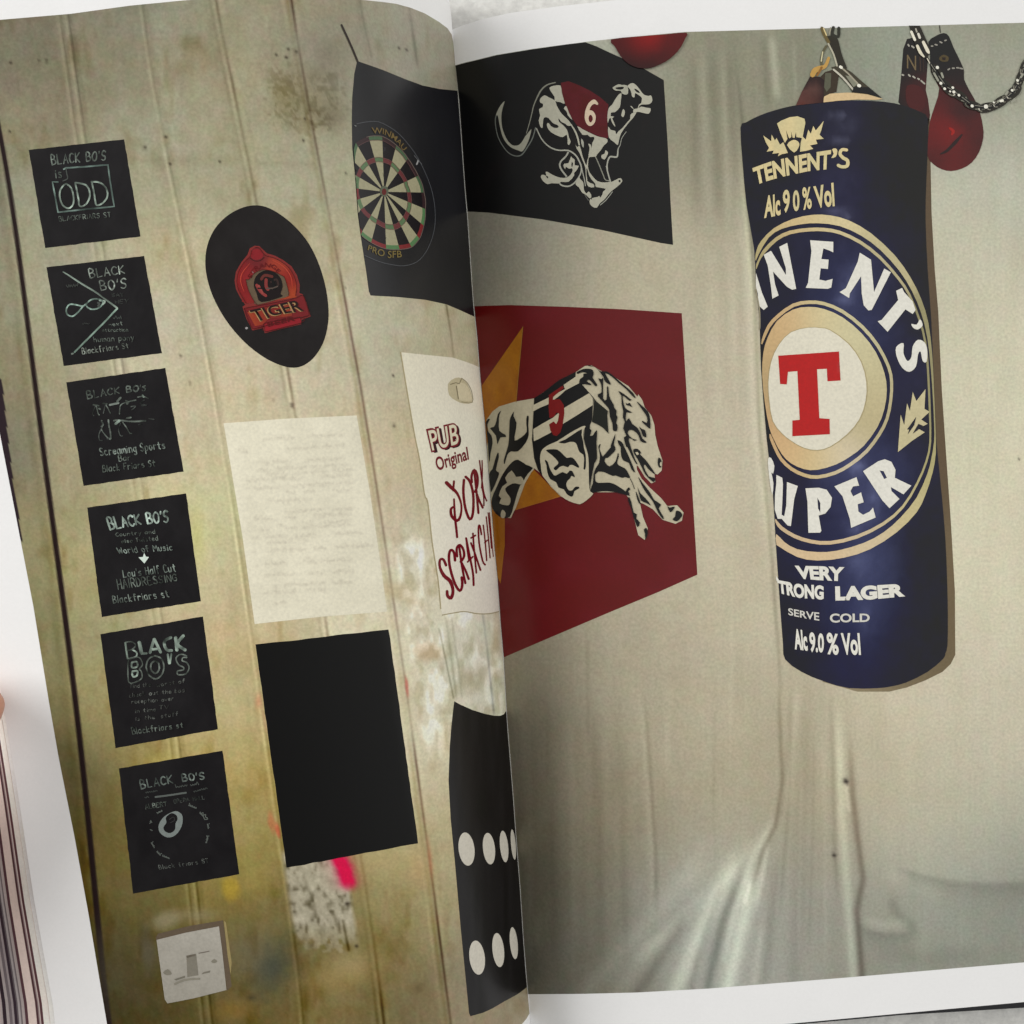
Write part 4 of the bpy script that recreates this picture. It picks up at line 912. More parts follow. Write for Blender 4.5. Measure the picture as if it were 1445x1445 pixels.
# greyhound with the red jacket
P = Print('R')
P.poly([(gr(92),92.6),(655,89),(670,85.5),(700,78),(751,69.5),(800,62.5),(826,59.5),(842,65.5),(860,74),(900,92),(936.6,113),(942,200),(946,280),(949.7,345.5),(933,343),(849,324.5),(765,309.5),(690,300),(gr(298),298.5)]+[(gr(y), y) for y in (265,220,180,140,104)], board_tone((44,43,43)), 1)
A = zoom(690,100,10.32); B = zoom(800,100,10.32); C = zoom(750,180,10.32)
TW = (166,166,154)
P.stroke(A([(105,650),(92,720),(105,850),(140,980),(200,1090),(270,1180),(350,1230),(430,1240),(490,1210),(560,1110),(620,1010),(655,920),(678,825)]), [1.2,1.2,1.2,1.4,1.8,1.6,1.4], (112,116,110), 2)
P.poly(A([(228,440),(170,500),(125,580),(100,650),(128,650),(150,760),(180,900),(220,1000),(280,1080),(350,1130),(430,1160),(480,1175),(520,1130),(570,1030),(600,940),(618,850),(590,880),(530,950),(490,1020),(440,1075),(370,1090),(310,1060),(250,980),(205,870),(185,780),(180,690),(185,610),(205,520)]), (158,157,142), 2, sm=2)
P.stroke(A([(545,910),(590,760),(625,620),(650,510),(700,390),(760,280),(830,215),(900,185),(970,170)]), [1,1.4,1.7,2.2,1.8,1.4], (132,132,120), 2)
P.poly(A([(880,250),(930,220),(1040,212),(1060,300),(1110,475),(1040,455),(960,440),(955,380),(910,310)]), WHT, 2, sm=2)
P.poly(A([(740,430),(755,395),(810,355),(870,385),(960,432),(985,500),(1040,600),(1100,665),(1160,720),(1200,790),(1150,800),(1110,770),(1050,740),(1015,690),(1020,740),(1080,790),(1130,850),(1150,900),(1165,970),(1190,1030),(1165,1080),(1145,1060),(1145,1000),(1130,930),(1075,965),(1000,945),(900,890),(850,820),(845,770),(870,760),(900,800),(950,830),(1010,825),(1000,790),(930,760),(870,690),(820,675),(790,710),(780,830),(745,805),(725,720),(745,650),(728,560),(780,530),(785,480),(750,465)]), WHT, 3, sm=2)
P.stroke(A([(1190,775),(1250,870),(1290,970),(1315,1080)]), [1.6,2.2,2.4,2], WHT, 3)
P.poly(A([(1125,510),(1160,600),(1215,715),(1150,650),(1130,590),(1090,550)]), WHT, 4, sm=2); P.poly(A([(1345,985),(1380,1040),(1375,1120),(1345,1060)]), TW, 3, sm=2)
P.poly(B([(-90,175),(20,150),(180,210),(340,290),(480,380),(605,490),(590,650),(590,830),(605,960),(590,985),(450,950),(320,890),(220,840),(150,800),(80,700),(0,560),(-30,470),(-70,330)]), lambda px, py: np.array((90,44,47), float)[None]+value_noise(px, py, 14, 14, 6)[:, None]*4, 3)
P.poly(B([(410,420),(455,475),(440,495),(400,480),(355,510),(330,570),(370,580),(410,630),(420,690),(400,760),(350,803),(300,785),(265,720),(260,640),(275,560),(310,480),(360,430)]), (206,188,164), 4, holes=[B([(345,640),(370,665),(375,710),(350,750),(325,735),(315,690),(325,655)])], sm=3)
P.poly(B([(150,805),(230,850),(330,900),(450,955),(560,980),(590,1005),(585,1045),(535,1090),(490,1160),(435,1220),(420,1250),(330,1255),(310,1290),(320,1190),(330,1120),(310,1060),(350,1080),(355,1140),(370,1050),(400,990),(385,960),(340,965),(300,930),(225,930)]), WHT, 4, sm=2)
P.poly(B([(795,325),(785,430),(770,530),(700,600),(640,610),(640,680),(615,700),(595,760),(590,640),(610,540),(660,490),(700,420),(750,350)]), WHT, 4, sm=2)
P.poly(B([(640,660),(690,670),(660,690),(690,760),(705,815),(660,760),(640,700)]), WHT, 4, sm=2)
P.poly(B([(600,812),(640,860),(705,875),(715,925),(750,880),(810,830),(880,745),(920,700),(925,640),(970,605),(1015,600),(960,690),(930,720),(880,780),(820,860),(780,930),(760,1000),(740,1080),(690,1040),(610,970)]), WHT, 4, sm=2)
P.poly(B([(970,560),(1040,545),(1080,520),(1150,535),(1220,548),(1205,610),(1170,625),(1060,600),(1015,600),(970,610)]), WHT, 5, sm=2); P.poly(B([(920,510),(945,515),(975,555),(950,545)]), WHT, 4)
P.poly(B([(885,230),(900,200),(950,178),(1000,200),(1060,270),(1120,345),(1190,365),(1225,358),(1245,430),(1200,485),(1090,490),(1050,520),(1040,550),(1030,545),(1050,490),(1080,470),(1090,420),(1085,385),(1020,335),(990,330),(985,385),(950,375),(940,330),(920,270)]), WHT, 5, holes=[B([(980,258),(1040,285),(1062,325),(1010,305)])], sm=2)
P.poly(B([(665,245),(690,225),(750,195),(800,205),(880,215),(890,330),(840,345),(800,325),(780,290),(720,290),(680,270)]), (166,165,150), 6, holes=[B([(700,250),(760,235),(825,235),(820,262),(760,275)])], sm=2)
P.poly(B([(820,555),(845,600),(825,670),(795,660),(795,620)]), WHT, 4, sm=2); P.poly(B([(560,1155),(600,1190),(580,1240),(550,1290),(505,1270),(505,1225),(550,1205)]), WHT, 4, sm=2)
P.stroke(B([(865,885),(800,980),(775,1080),(745,1140),(735,1240),(700,1255),(630,1250),(600,1300),(585,1370),(590,1440)]), [.7,.8,1,2.2,2.4,2.2,1.9,1.7], TW, 3)
P.stroke(C([(1092,560),(1110,650),(1150,790)]), 1.9, TW, 3); P.stroke(C([(935,430),(980,530),(1040,680),(1075,760),(1130,775)]), 1.4, (140,140,128), 3)
P.poly(C([(640,245),(665,285),(705,270),(740,400),(775,500),(800,550),(815,470),(832,440),(822,560),(840,640),(890,710),(960,780),(1060,800),(1140,790),(1170,790),(1270,740),(1310,745),(1320,790),(1250,860),(1160,930),(1100,1000),(1060,1050),(990,1110),(955,1165),(900,1160),(850,1110),(850,1050),(870,1040),(890,1070),(880,1030),(960,1010),(990,995),(1000,1020),(1030,980),(1045,930),(1080,890),(940,865),(930,820),(870,750),(835,680),(815,610),(800,600),(815,780),(900,820),(910,870),(830,860),(795,770),(785,590),(740,470),(700,370),(660,310)]), WHT, 4, holes=[C([(1270,765),(1295,765),(1295,795),(1272,795)])], sm=2)
P.poly(C([(690,720),(640,820),(690,870),(740,950),(800,985),(845,1030),(870,1015),(865,970),(830,930),(800,960),(765,910),(760,840),(750,790),(710,750)]), WHT, 4, sm=2)
P.stroke(C([(1180,935),(1090,1050),(1000,1130)]), 1.0, TW, 3); P.stroke(C([(780,985),(830,1060)]), 1.0, (110,110,104), 3)
P.stroke(C([(70,10),(150,170),(260,280),(390,330),(540,335),(640,400),(690,480),(725,570),(720,650),(690,720),(620,810),(540,855),(450,845),(410,815)]), [1.4,1.6,2,2,2.2,2,1.8,1.8,1.9,2.1,1.8], TW, 3)
P.stroke(C([(725,570),(745,650),(775,780),(785,850)]), 1.3, TW, 3); P.stroke(C([(535,360),(500,420),(430,490),(412,550),(440,620),(510,710)]), 2.3, TW, 3)
P.poly(C([(205,650),(235,645),(310,690),(420,730),(520,725),(580,670),(600,620),(585,590),(560,600),(530,590),(500,570),(490,605),(465,560),(480,525),(540,515),(575,420),(590,440),(630,470),(630,550),(690,555),(650,630),(620,660),(620,700),(540,790),(430,790),(400,815),(290,810),(235,825),(170,780),(135,720),(150,690),(185,690),(215,700)]), WHT, 4, holes=[C([(205,702),(240,712),(238,745)]), C([(590,500),(605,530),(590,580),(580,540)])], sm=2)
P.build('greyhound_poster', M_INK, right_page, 'printed black poster of a running greyhound in a red jacket numbered 6')

# greyhound in the striped jacket
P = Print('R')
P.poly([(gr(432),432),(720,430.5),(800,433),(880,436.5),(962,442),(968,540),(975,660),(981.7,770),(984,811),(930,835),(860,864),(780,898),(gr(928),927.5)]+[(gr(y), y) for y in (880,815,770,715,665,595,530,475)],
       lambda px, py: np.array((104,44,46), float)[None]+value_noise(px, py, 40, 40, 61)[:, None]*2.5, 1)
ORG = (150,98,26); og = lambda px, py: np.array(ORG, float)[None]+(value_noise(px, py, 10, 14, 62)*7)[:, None]
z = zoom(670, 440, 4.379)
star = [(297,92),(270,380),(250,600),(350,960),(530,1140),(255,1222),(185,1270),(185,1445),(172,1560),(160,1680)]
sp = z(star)
P.poly(sp+[(gr(815),815),(gr(770),770),(gr(715),715),(gr(665),665),(gr(595),595),(gr(545),545)], og, 2)
P.stroke(z([(297,92),(270,380),(255,560)]), .9, (150,112,60), 3, sm=0); P.stroke(z([(530,1140),(255,1222)]), 1.0, (158,100,52), 3, sm=0)
W2 = (188,180,156); K2 = (38,37,36)
dog = z([(88,760),(72,668),(110,615),(150,585),(250,555),(365,535),(450,480),(540,420),(620,375),(680,335),(720,330),(780,365),(850,395),(950,460),(1005,525),(1010,510),(1035,545),(1050,590),(1090,640),(1110,700),(1115,760),(1130,830),(1160,920),(1155,980),(1130,1005),(1110,1000),(1115,1050),(1090,1060),(1050,1020),(1010,955),(1000,948),(1002,975),(1030,1030),(1080,1085),(1150,1150),(1190,1200),(1250,1195),(1290,1240),(1280,1290),(1240,1310),(1160,1285),(1100,1220),(1040,1185),(1020,1180),(1040,1270),(1070,1340),(1050,1410),(1010,1380),(980,1260),(950,1150),(935,1130),(880,1115),(730,1115),(720,1135),(650,1190),(600,1175),(530,1140),(470,1080),(410,1000),(365,965),(310,1060),(255,1210),(220,1275),(165,1265),(110,1222)])
P.poly(dog+[(gr(700),700),(gr(665),665),(gr(630),630)], lambda px, py: np.array(W2, float)[None]*np.clip(.88+.0022*(px-690), .86, 1.0)[:, None]+value_noise(px, py, 12, 12, 63)[:, None]*3, 3)
D4 = zoom(670,540,7.225); D5 = zoom(740,500,12.04); D6 = zoom(740,600,12.04); D7 = zoom(830,500,11.115); D8 = zoom(820,620,9.031)
def blk(pts, l=5, sm=2): P.poly(pts, K2, l, sm=sm)
blk(D4([(270,285),(250,330),(245,400),(250,490),(310,530),(315,555),(260,560),(230,630),(215,540),(155,465),(195,450),(220,390),(235,320)]))
blk(D4([(400,295),(395,340),(425,410),(415,500),(405,590),(470,560),(530,500),(525,420),(530,345),(550,345),(545,440),(550,530),(520,610),(440,700),(370,700),(330,740),(305,830),(295,790),(340,640),(350,520),(355,390),(375,330)]))
blk(D4([(112,400),(155,370),(130,420),(130,490),(170,540),(180,620),(160,720),(146,815),(132,600)]))
blk(D4([(235,710),(245,760),(215,890),(245,915),(235,970),(172,1110),(160,1080),(146,930),(180,880),(205,790)]))
blk(D4([(592,870),(520,835),(440,785),(380,810),(320,880),(270,960),(215,1080),(174,1180),(182,1290),(260,1370),(355,1370),(395,1260),(430,1140),(462,1050),(495,1010),(540,930)]))
P.poly(D4([(375,895),(420,960),(470,955),(500,1000),(480,1040),(410,1025),(360,1040),(310,1080),(330,1130),(365,1180),(355,1240),(320,1250),(250,1230),(270,1180),(245,1150),(280,1060),(330,1020),(310,970)]), (160,153,132), 6, sm=2)
P.poly(D4([(285,1295),(315,1330),(300,1380),(265,1370),(268,1320)]), (160,153,132), 6, sm=2)
P.stroke(D4([(600,878),(525,965),(475,1080),(425,1230),(365,1372)]), 2.0, (176,168,146), 6)
# jacket
jk = D5([(165,745),(330,640),(520,490),(600,430),(750,360),(865,300),(905,335),(980,420),(985,520),(1090,640),(1180,740),(1160,870),(1150,1110),(1115,1200)])+D6([(1110,60),(1000,60),(760,140),(560,270),(340,385),(285,450),(265,560),(280,700),(300,860),(230,760),(165,560),(130,250)])
P.poly(jk, K2, 5)
P.poly(D5([(155,860),(410,735),(480,700),(690,590),(665,520),(870,380),(875,305),(905,335),(1000,310),(1075,325),(1000,330),(1005,380),(940,430),(930,490),(700,610),(590,710),(500,775),(400,852),(270,905),(138,975)]), W2, 6)
P.poly(D5([(150,1272),(300,1180),(480,1080),(680,910),(700,895),(1100,660),(1160,740),(1165,860),(900,1030),(665,1175),(440,1335),(230,1445),(160,1475)]), W2, 6)
P.poly(D5([(415,690),(650,530),(670,575),(490,720),(482,770),(600,760),(670,860),(680,1000),(650,1200),(610,1330),(545,1390),(490,1370),(440,1290),(420,1190),(495,1140),(540,1185),(570,1130),(590,1010),(550,985),(495,1070),(425,1080),(410,900)]), (118,32,38), 7)
P.poly(D6([(1040,15),(960,30),(760,140),(560,270),(420,330),(330,390),(285,450),(265,560),(280,700),(310,860),(450,1020),(620,1200),(760,1290),(900,1335),(960,1335),(1050,1280),(1170,1165),(1120,1130),(1095,1000),(1095,700),(1080,500),(1040,380),(1000,240),(1000,100)]), W2, 7, sm=2)
blk(D6([(975,70),(970,160),(1000,280),(1010,380),(1040,500),(1045,640),(1035,745),(1005,740),(1015,600),(1000,500),(940,460),(905,380),(880,310),(830,285),(760,285),(680,310),(580,290),(700,240),(850,140)]), 8)
blk(D6([(365,430),(440,410),(560,415),(640,480),(720,555),(790,545),(850,580),(930,700),(905,720),(820,675),(770,680),(740,715),(660,690),(600,710),(540,765),(500,745),(510,710),(570,660),(565,610),(470,510)]), 8)
blk(D6([(360,590),(400,630),(430,730),(500,850),(560,840),(650,795),(720,825),(770,770),(820,790),(860,885),(800,860),(780,900),(720,960),(715,1040),(760,1110),(820,1100),(860,1050),(920,1045),(930,1075),(850,1120),(830,1190),(795,1215),(720,1170),(670,1090),(580,1060),(540,970),(440,915),(390,800),(375,680),(350,610)]), 8)
blk(D6([(1040,15),(1100,0),(1110,60),(1140,90),(1115,180),(1165,170),(1235,80),(1225,300),(1235,560),(1190,650),(1160,800),(1130,950),(1120,1080),(1130,1140),(1110,1060),(1095,800),(1090,560),(1060,400),(1010,220)]), 8)
for pts in ([(250,60),(235,120),(270,210),(290,205),(370,110),(415,70),(440,130),(400,180),(340,235),(315,235),(300,280),(360,345),(440,280),(470,170),(480,220),(460,290),(480,330),(560,370),(600,430),(625,495),(560,480),(520,490),(440,460),(400,465),(300,420),(220,410),(190,440),(160,450),(185,370),(230,300),(240,200),(220,90)],
    [(160,440),(180,460),(180,520),(220,555),(360,550),(460,590),(590,680),(620,720),(540,700),(440,675),(330,660),(240,665),(140,680),(120,640),(150,560)],
    [(500,35),(530,60),(600,200),(690,420),(640,380),(610,300),(540,270),(510,200),(505,100)],[(550,0),(600,0),(640,120),(690,260),(720,310),(700,310),(640,200)],
    [(725,475),(780,550),(880,680),(930,770),(1020,830),(990,880),(1050,990),(1040,1015),(980,930),(920,800),(860,720),(790,620)],[(720,600),(750,680),(820,750),(890,840),(830,810),(765,780),(740,700)],[(700,660),(740,760),(760,830),(730,800),(705,720)],
    [(610,730),(640,800),(670,930),(710,950),(705,1010),(750,1060),(720,1120),(690,1050),(660,960),(640,880),(600,780)],[(800,1150),(835,1130),(850,1200),(820,1280),(815,1200)],[(580,640),(610,610),(625,640),(600,660),(620,700),(570,680)],
    [(1100,850),(1130,870),(1190,855),(1180,890),(1135,930)],[(1210,910),(1260,920),(1290,960),(1270,1000),(1220,1045),(1165,1020),(1200,980)],[(990,230),(1020,260),(1028,320),(1015,360),(990,350),(975,290)],
    [(665,130),(720,120),(765,170),(750,190),(820,260),(880,340),(940,430),(930,440),(850,370),(815,320),(800,350),(860,470),(940,490),(930,545),(890,520),(820,450),(770,350),(720,250),(680,190)]):
    blk(D8(pts), 6)
P.stroke(D8([(625,500),(655,560),(680,630)]), .9, K2, 6)
P.poly(D8([(690,165),(720,160),(740,190),(710,200)]), W2, 7); P.poly(D8([(1005,300),(1025,290),(1025,340),(1008,335)]), W2, 7, sm=2)
for pts in ([(470,575),(560,620),(660,700),(680,710),(650,730),(600,690),(540,650),(560,790),(600,860),(690,910),(640,915),(600,910),(590,1000),(600,1050),(640,1000),(690,1090),(770,1150),(820,1240),(850,1320),(910,1370),(895,1390),(820,1360),(790,1270),(720,1200),(650,1185),(620,1240),(690,1320),(765,1340),(720,1355),(640,1310),(640,1445),(595,1445),(560,1300),(600,1280),(550,1160),(575,1060),(545,990),(550,890),(525,780),(520,650)],
    [(590,750),(610,780),(650,760),(690,830),(655,810),(600,795)],[(760,740),(850,810),(940,900),(970,1010),(975,1165),(920,1130),(845,1060),(860,1045),(920,1075),(925,990),(870,900),(800,800)],[(795,1125),(840,1170),(890,1190),(915,1300),(860,1280),(830,1200)],
    [(0,170),(60,180),(140,225),(200,268),(300,270),(420,360),(560,480),(700,600),(745,690),(690,650),(600,550),(480,450),(370,350),(290,300),(270,310),(350,450),(340,475),(270,430),(240,360),(200,300),(150,240),(90,195),(0,182)],
    [(160,375),(210,390),(235,380),(235,690),(290,705),(295,520),(315,510),(330,650),(370,740),(400,790),(410,840),(445,880),(440,950),(460,985),(440,1080),(460,1110),(455,1195),(430,1205),(390,1190),(380,1080),(340,980),(330,870),(280,800),(155,660),(165,620),(210,595),(205,480),(180,420)],
    [(430,1240),(405,1400),(400,1445),(350,1445)],[(460,1345),(530,1380),(560,1445),(500,1445)]):
    blk(D7(pts), 7)
P.poly(D7([(95,690),(130,740),(310,890),(300,960),(320,1245),(240,1160),(150,1100),(60,1060),(75,950)]), (48,49,46), 7)
blk(D5([(1000,250),(1100,245),(1165,270),(1175,350),(1160,400),(1235,510),(1215,545),(1170,500),(1100,430),(1060,460),(1130,500),(1120,525),(1060,510),(980,510),(940,520),(930,490),(945,420),(1000,380),(1005,330),(1070,320),(980,300),(910,335),(890,300)]), 7)
P.build('greyhound_poster', M_INK, right_page, 'printed red poster of a leaping greyhound in a striped jacket numbered 5')

# the red ball-shaped glove at the top edge
P = Print('R')
P.poly([(862,55.5),(868,66),(876,79.6),(887,90),(900,95.5),(914,96.5),(924,94),(940,86.5),(952,77),(961,66),(967,54),(969,46),(940,48.3),(900,51.5)], lambda px, py: rbf(px, py, [(915,55,(134,30,36)),(900,70,(112,28,34)),(915,90,(60,34,36)),(870,62,(84,32,36)),(955,58,(92,30,36)),(890,86,(52,34,36)),(940,80,(80,30,34))], 13), 9, sm=2)  # dark underside is shade put into the print colour
P.build('boxing_glove', M_INK, right_page, 'printed round red glove cut off by the top of the picture')

# the hung can-shaped bag
P = Print('R')
can = [(1045,180),(1052,173),(1073,162.5),(1092,156),(1115,150),(1140,146),(1164,143),(1206,141.6),(1247.6,143.5),(1275.5,149),(1300,158.5),(1309,167),(1309.5,200),(1307,260),(1306,310),(1309,380),(1314,450),(1317,520),(1319,590),(1323,640),(1329,700),(1334,760),(1336.5,820),(1337.5,870),(1337,910),(1334,922),(1330.6,930),(1309,948),(1279,963),(1258,968.5),(1239,971),(1198,971),(1163,961.6),(1131,948),(1108,930.5),(1105,910),(1100,843),(1094.5,762),(1090.5,694),(1082,620),(1074,521),(1072,455),(1066.5,393),(1064,350),(1053.6,290),(1048,230)]
shd = [(1300,165),(1312,168),(1313,220),(1314.5,300),(1319,380),(1324,440),(1329,550),(1335,640),(1342,740),(1347.5,835),(1348,924),(1341.5,937),(1330,948),(1306,960),(1280,970),(1255,976),(1210,976),(1160,962),(1250,900),(1320,800)]  # cast shadow of the bag, drawn into the print as a strip
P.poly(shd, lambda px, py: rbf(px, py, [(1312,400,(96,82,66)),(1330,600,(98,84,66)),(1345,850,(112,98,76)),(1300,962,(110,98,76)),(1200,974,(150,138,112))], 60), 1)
CANC = [(1060,200,(38,37,46)),(1120,170,(37,36,48)),(1180,170,(42,42,62)),(1260,180,(36,34,44)),(1300,250,(32,31,38)),(1080,280,(38,37,48)),(1150,330,(40,40,62)),(1190,300,(46,46,78)),(1240,300,(36,35,48)),(1300,400,(34,33,42)),
 (1200,390,(48,50,92)),(1185,400,(44,46,80)),(1110,380,(38,38,56)),(1260,400,(38,38,60)),(1215,420,(54,58,104)),(1210,670,(64,68,116)),(1230,650,(46,48,86)),(1120,720,(38,38,58)),(1180,740,(42,43,80)),(1240,700,(52,56,104)),(1300,720,(34,34,50)),(1320,800,(32,32,46)),
 (1215,800,(62,67,116)),(1160,820,(40,41,74)),(1110,850,(38,38,52)),(1225,860,(52,56,104)),(1290,860,(32,33,54)),(1120,930,(36,36,50)),(1200,930,(38,39,74)),(1280,930,(34,34,54)),(1330,900,(36,34,42)),(1270,560,(40,40,68)),(1305,600,(38,37,54)),(1085,560,(34,33,44))]
def can_col(px, py):  # navy with gloss highlights and darker sides put into the print colour
    c = rbf(px, py, CANC, 32)+np.array((4, 4, 8.0))
    c += (value_noise(px, py, 12, 10, 71)*2.5)[..., None]*np.array((1,1,1.6))
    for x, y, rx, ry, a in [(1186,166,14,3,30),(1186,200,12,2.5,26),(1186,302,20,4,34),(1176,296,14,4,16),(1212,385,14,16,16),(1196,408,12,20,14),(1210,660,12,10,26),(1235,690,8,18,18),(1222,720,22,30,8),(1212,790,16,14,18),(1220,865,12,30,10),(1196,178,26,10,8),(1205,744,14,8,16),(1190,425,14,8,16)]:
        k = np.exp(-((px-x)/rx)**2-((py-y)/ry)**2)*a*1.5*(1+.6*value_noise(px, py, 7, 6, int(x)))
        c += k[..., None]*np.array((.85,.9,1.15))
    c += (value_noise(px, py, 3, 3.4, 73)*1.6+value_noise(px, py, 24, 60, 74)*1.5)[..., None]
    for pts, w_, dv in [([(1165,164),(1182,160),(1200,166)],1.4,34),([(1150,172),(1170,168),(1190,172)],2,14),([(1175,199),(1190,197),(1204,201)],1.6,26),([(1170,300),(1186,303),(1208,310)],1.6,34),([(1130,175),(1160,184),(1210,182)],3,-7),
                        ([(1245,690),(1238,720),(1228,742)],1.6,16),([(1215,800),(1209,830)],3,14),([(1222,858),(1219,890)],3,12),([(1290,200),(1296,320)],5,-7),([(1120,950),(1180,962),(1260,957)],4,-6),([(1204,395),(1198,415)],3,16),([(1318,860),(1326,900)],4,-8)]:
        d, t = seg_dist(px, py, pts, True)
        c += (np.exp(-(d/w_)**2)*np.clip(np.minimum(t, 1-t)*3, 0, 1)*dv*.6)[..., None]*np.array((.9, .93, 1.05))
    c[..., 2] = c[..., 1]+(c[..., 2]-c[..., 1])*.60+1
    return np.clip(c, 6, 255)
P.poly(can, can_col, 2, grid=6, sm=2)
GO = lambda px, py: rbf(px, py, [(1120,315,(204,180,134)),(1180,312,(210,196,154)),(1250,355,(186,176,138)),(1310,480,(150,144,108)),(1318,600,(158,152,112)),(1316,660,(176,168,120)),(1290,720,(196,184,140)),(1230,770,(206,188,156)),(1150,785,(214,188,150)),(1100,765,(205,182,148)),(1070,355,(176,164,120))], 30)
def band(outer, inner, col, layer): P.poly(list(outer)+list(inner)[::-1], col, layer, sm=2, grid=7)
o1 = [(1065.8,362),(1068,352),(1074,340),(1092,322),(1118.6,309),(1147,303),(1172,304),(1198,311),(1229,329),(1262.5,360),(1284.6,391),(1300,422),(1310,455),(1315.5,500),(1318,550),(1320,600),(1320.6,639),(1316,667),(1306,698),(1293.5,723),(1265.5,751),(1228,775),(1191,787),(1153.4,791),(1125,786),(1099,771),(1095.5,767)]
i1 = [(1066.6,368),(1071,358),(1085,335),(1103,323),(1129.6,316.6),(1154,315),(1185,319),(1216,333),(1242.6,353),(1269,382),(1287,411),(1300,442),(1308.6,477),(1313.5,521),(1316.3,560),(1318.2,600),(1318,624),(1314,648),(1308.5,668.6),(1293.5,702),(1271,730),(1247,751),(1219,766),(1181.5,777),(1153.4,779),(1125,775),(1107,765),(1095.5,753.6)]
band(o1, i1, GO, 3)
o2 = [(1066.8,374),(1070,366),(1076.5,353),(1094,335.4),(1114,325.5),(1141,321.5),(1163,321.5),(1185,325.5),(1214,339),(1242.6,361),(1269,391),(1284.6,415),(1299,450.6),(1307,481.6),(1311,521),(1313.5,580),(1314,624),(1308.5,652),(1295.4,683.5),(1275,717),(1247,741.5),(1209.5,760),(1172,768.5),(1144,766.7),(1120,759),(1101,747),(1094.6,738)]
def inward(P_, d, c=(1190,545)):
    out = []
    for (x, y) in P_:
        dx, dy = c[0]-x, c[1]-y; l = math.hypot(dx, dy)
        k = d*(1-.45*max(0, (x-1230)/90.)) if x > 1230 else d*(.6 if x < 1072 else 1)
        out.append((x+dx/l*k, y+dy/l*k))
    return out
i2 = inward(o2, 5.2); i2[0] = (1067.4,380); i2[-1] = (1094.3,732)
band(o2, i2, lambda px, py: GO(px, py)*.97, 3)
o3 = [(1075,479),(1083,459),(1096.4,444),(1118.6,428.4),(1140.7,424),(1163,426),(1189.4,437),(1218,459),(1240.4,486),(1256,517),(1260.3,539),(1259,565.7),(1253.6,592),(1242.6,614.4),(1224.4,638.7),(1202,657),(1179.6,669.5),(1153.4,675.7),(1134.7,673),(1116,664),(1101,650),(1091.8,633),(1086,618)]
i3 = inward(o3, 5.0, (1160,550)); i3[0] = (1075.5,486); i3[-1] = (1087,612)
GO2 = lambda px, py: rbf(px, py, [(1085,480,(196,168,124)),(1110,450,(206,172,128)),(1150,445,(208,196,154)),(1200,470,(204,196,158)),(1235,520,(196,188,150)),(1240,560,(192,180,142)),(1225,600,(186,174,136)),(1190,645,(210,198,174)),(1150,652,(206,188,140)),(1115,640,(208,174,130)),(1090,600,(196,164,122)),(1080,540,(182,158,118))], 26)
band(o3, i3, lambda px, py: GO2(px, py)*.96, 3)
P.poly([(1077,499),(1083,477),(1096.4,453),(1118.6,437),(1140.7,433),(1163,436),(1189.4,448),(1216,470.5),(1236,497),(1248,526),(1251.4,550),(1248,577),(1238,603),(1219,629),(1200,644),(1179.6,655.5),(1153.4,663),(1134.7,662),(1116,653.6),(1103,640.5),(1093,622),(1086,605),(1079.5,570),(1075.5,530)], GO2, 3, sm=2)
WD = (219,214,196)
P.poly([(1140.7,461.6),(1158,462),(1171.7,465),(1198,484),(1216,510),(1223.8,539),(1222.6,565.7),(1213.8,592),(1196,614),(1172,631),(1153.4,636),(1134.7,633),(1117,623),(1103,612),(1090,594.5),(1085,565.7),(1083.6,539),(1087.6,510),(1098.6,486),(1116,468)], (176,162,122), 4, sm=2)
P.poly([(1140.7,462.4),(1158,463),(1171.2,466),(1197,485),(1214.8,510.5),(1222.4,539),(1221.4,565.5),(1212.6,591.5),(1195,613),(1171.5,630),(1153.4,635),(1135,632),(1117.5,622.5),(1103.7,611.5),(1090.8,594),(1085.8,565.5),(1084.4,539),(1088.4,510.4),(1099.2,486.5),(1116.4,468.8)], WD, 5, sm=2)
z = zoom(1030, 300, 4.516)
P.poly(z([(308,912),(695,885),(705,1070),(622,1075),(618,995),(555,998),(570,1310),(635,1315),(637,1412),(398,1425),(398,1325),(445,1320),(430,1010),(370,1015),(362,1095),(320,1092)]), (178,32,40), 6)
LW = (222,220,210); z = zoom(1060, 330, 5.352)
for pts in ([(36,295),(50,340),(80,440),(125,550),(95,575),(56,540),(50,450),(36,400)],
 [(95,158),(150,128),(262,310),(262,260),(212,98),(272,68),(340,415),(310,422),(270,400),(165,285),(180,380),(207,465),(160,490),(150,400),(125,240)],
 [(445,48),(620,60),(620,140),(590,125),(545,110),(530,190),(585,195),(580,265),(525,260),(515,345),(560,355),(615,340),(605,405),(580,415),(412,408),(430,370),(455,130)],
 [(820,142),(905,195),(928,440),(1005,262),(1055,290),(910,575),(885,578),(850,540),(835,450),(830,320),(745,450),(740,485),(668,440),(715,410),(805,210)],
 [(1140,408),(1155,440),(1220,510),(1242,575),(1220,605),(1165,570),(1030,740),(955,660),(985,650),(1110,500),(1095,430)]):
    P.poly(z(pts), LW, 4)
for pts in ([(1275,645),(1295,690),(1260,722),(1225,710),(1210,680),(1250,685)],[(1150,825),(1150,900),(1180,960),(1210,930),(1220,850),(1260,800),(1310,820),(1330,880),(1325,965),(1295,960),(1280,890),(1260,910),(1245,1000),(1195,1042),(1140,1010),(1100,930),(1095,855)]):
    P.poly(z(pts), LW, 4, sm=3)
P.stroke(z([(34,420),(62,560),(66,700),(60,720)]), 1.6, (150,142,120), 4)
z = zoom(1060, 620, 5.352)
P.poly(z([(128,145),(150,140),(175,200),(165,260),(152,250),(168,330),(160,420),(142,330),(130,220)]), LW, 4, sm=2)
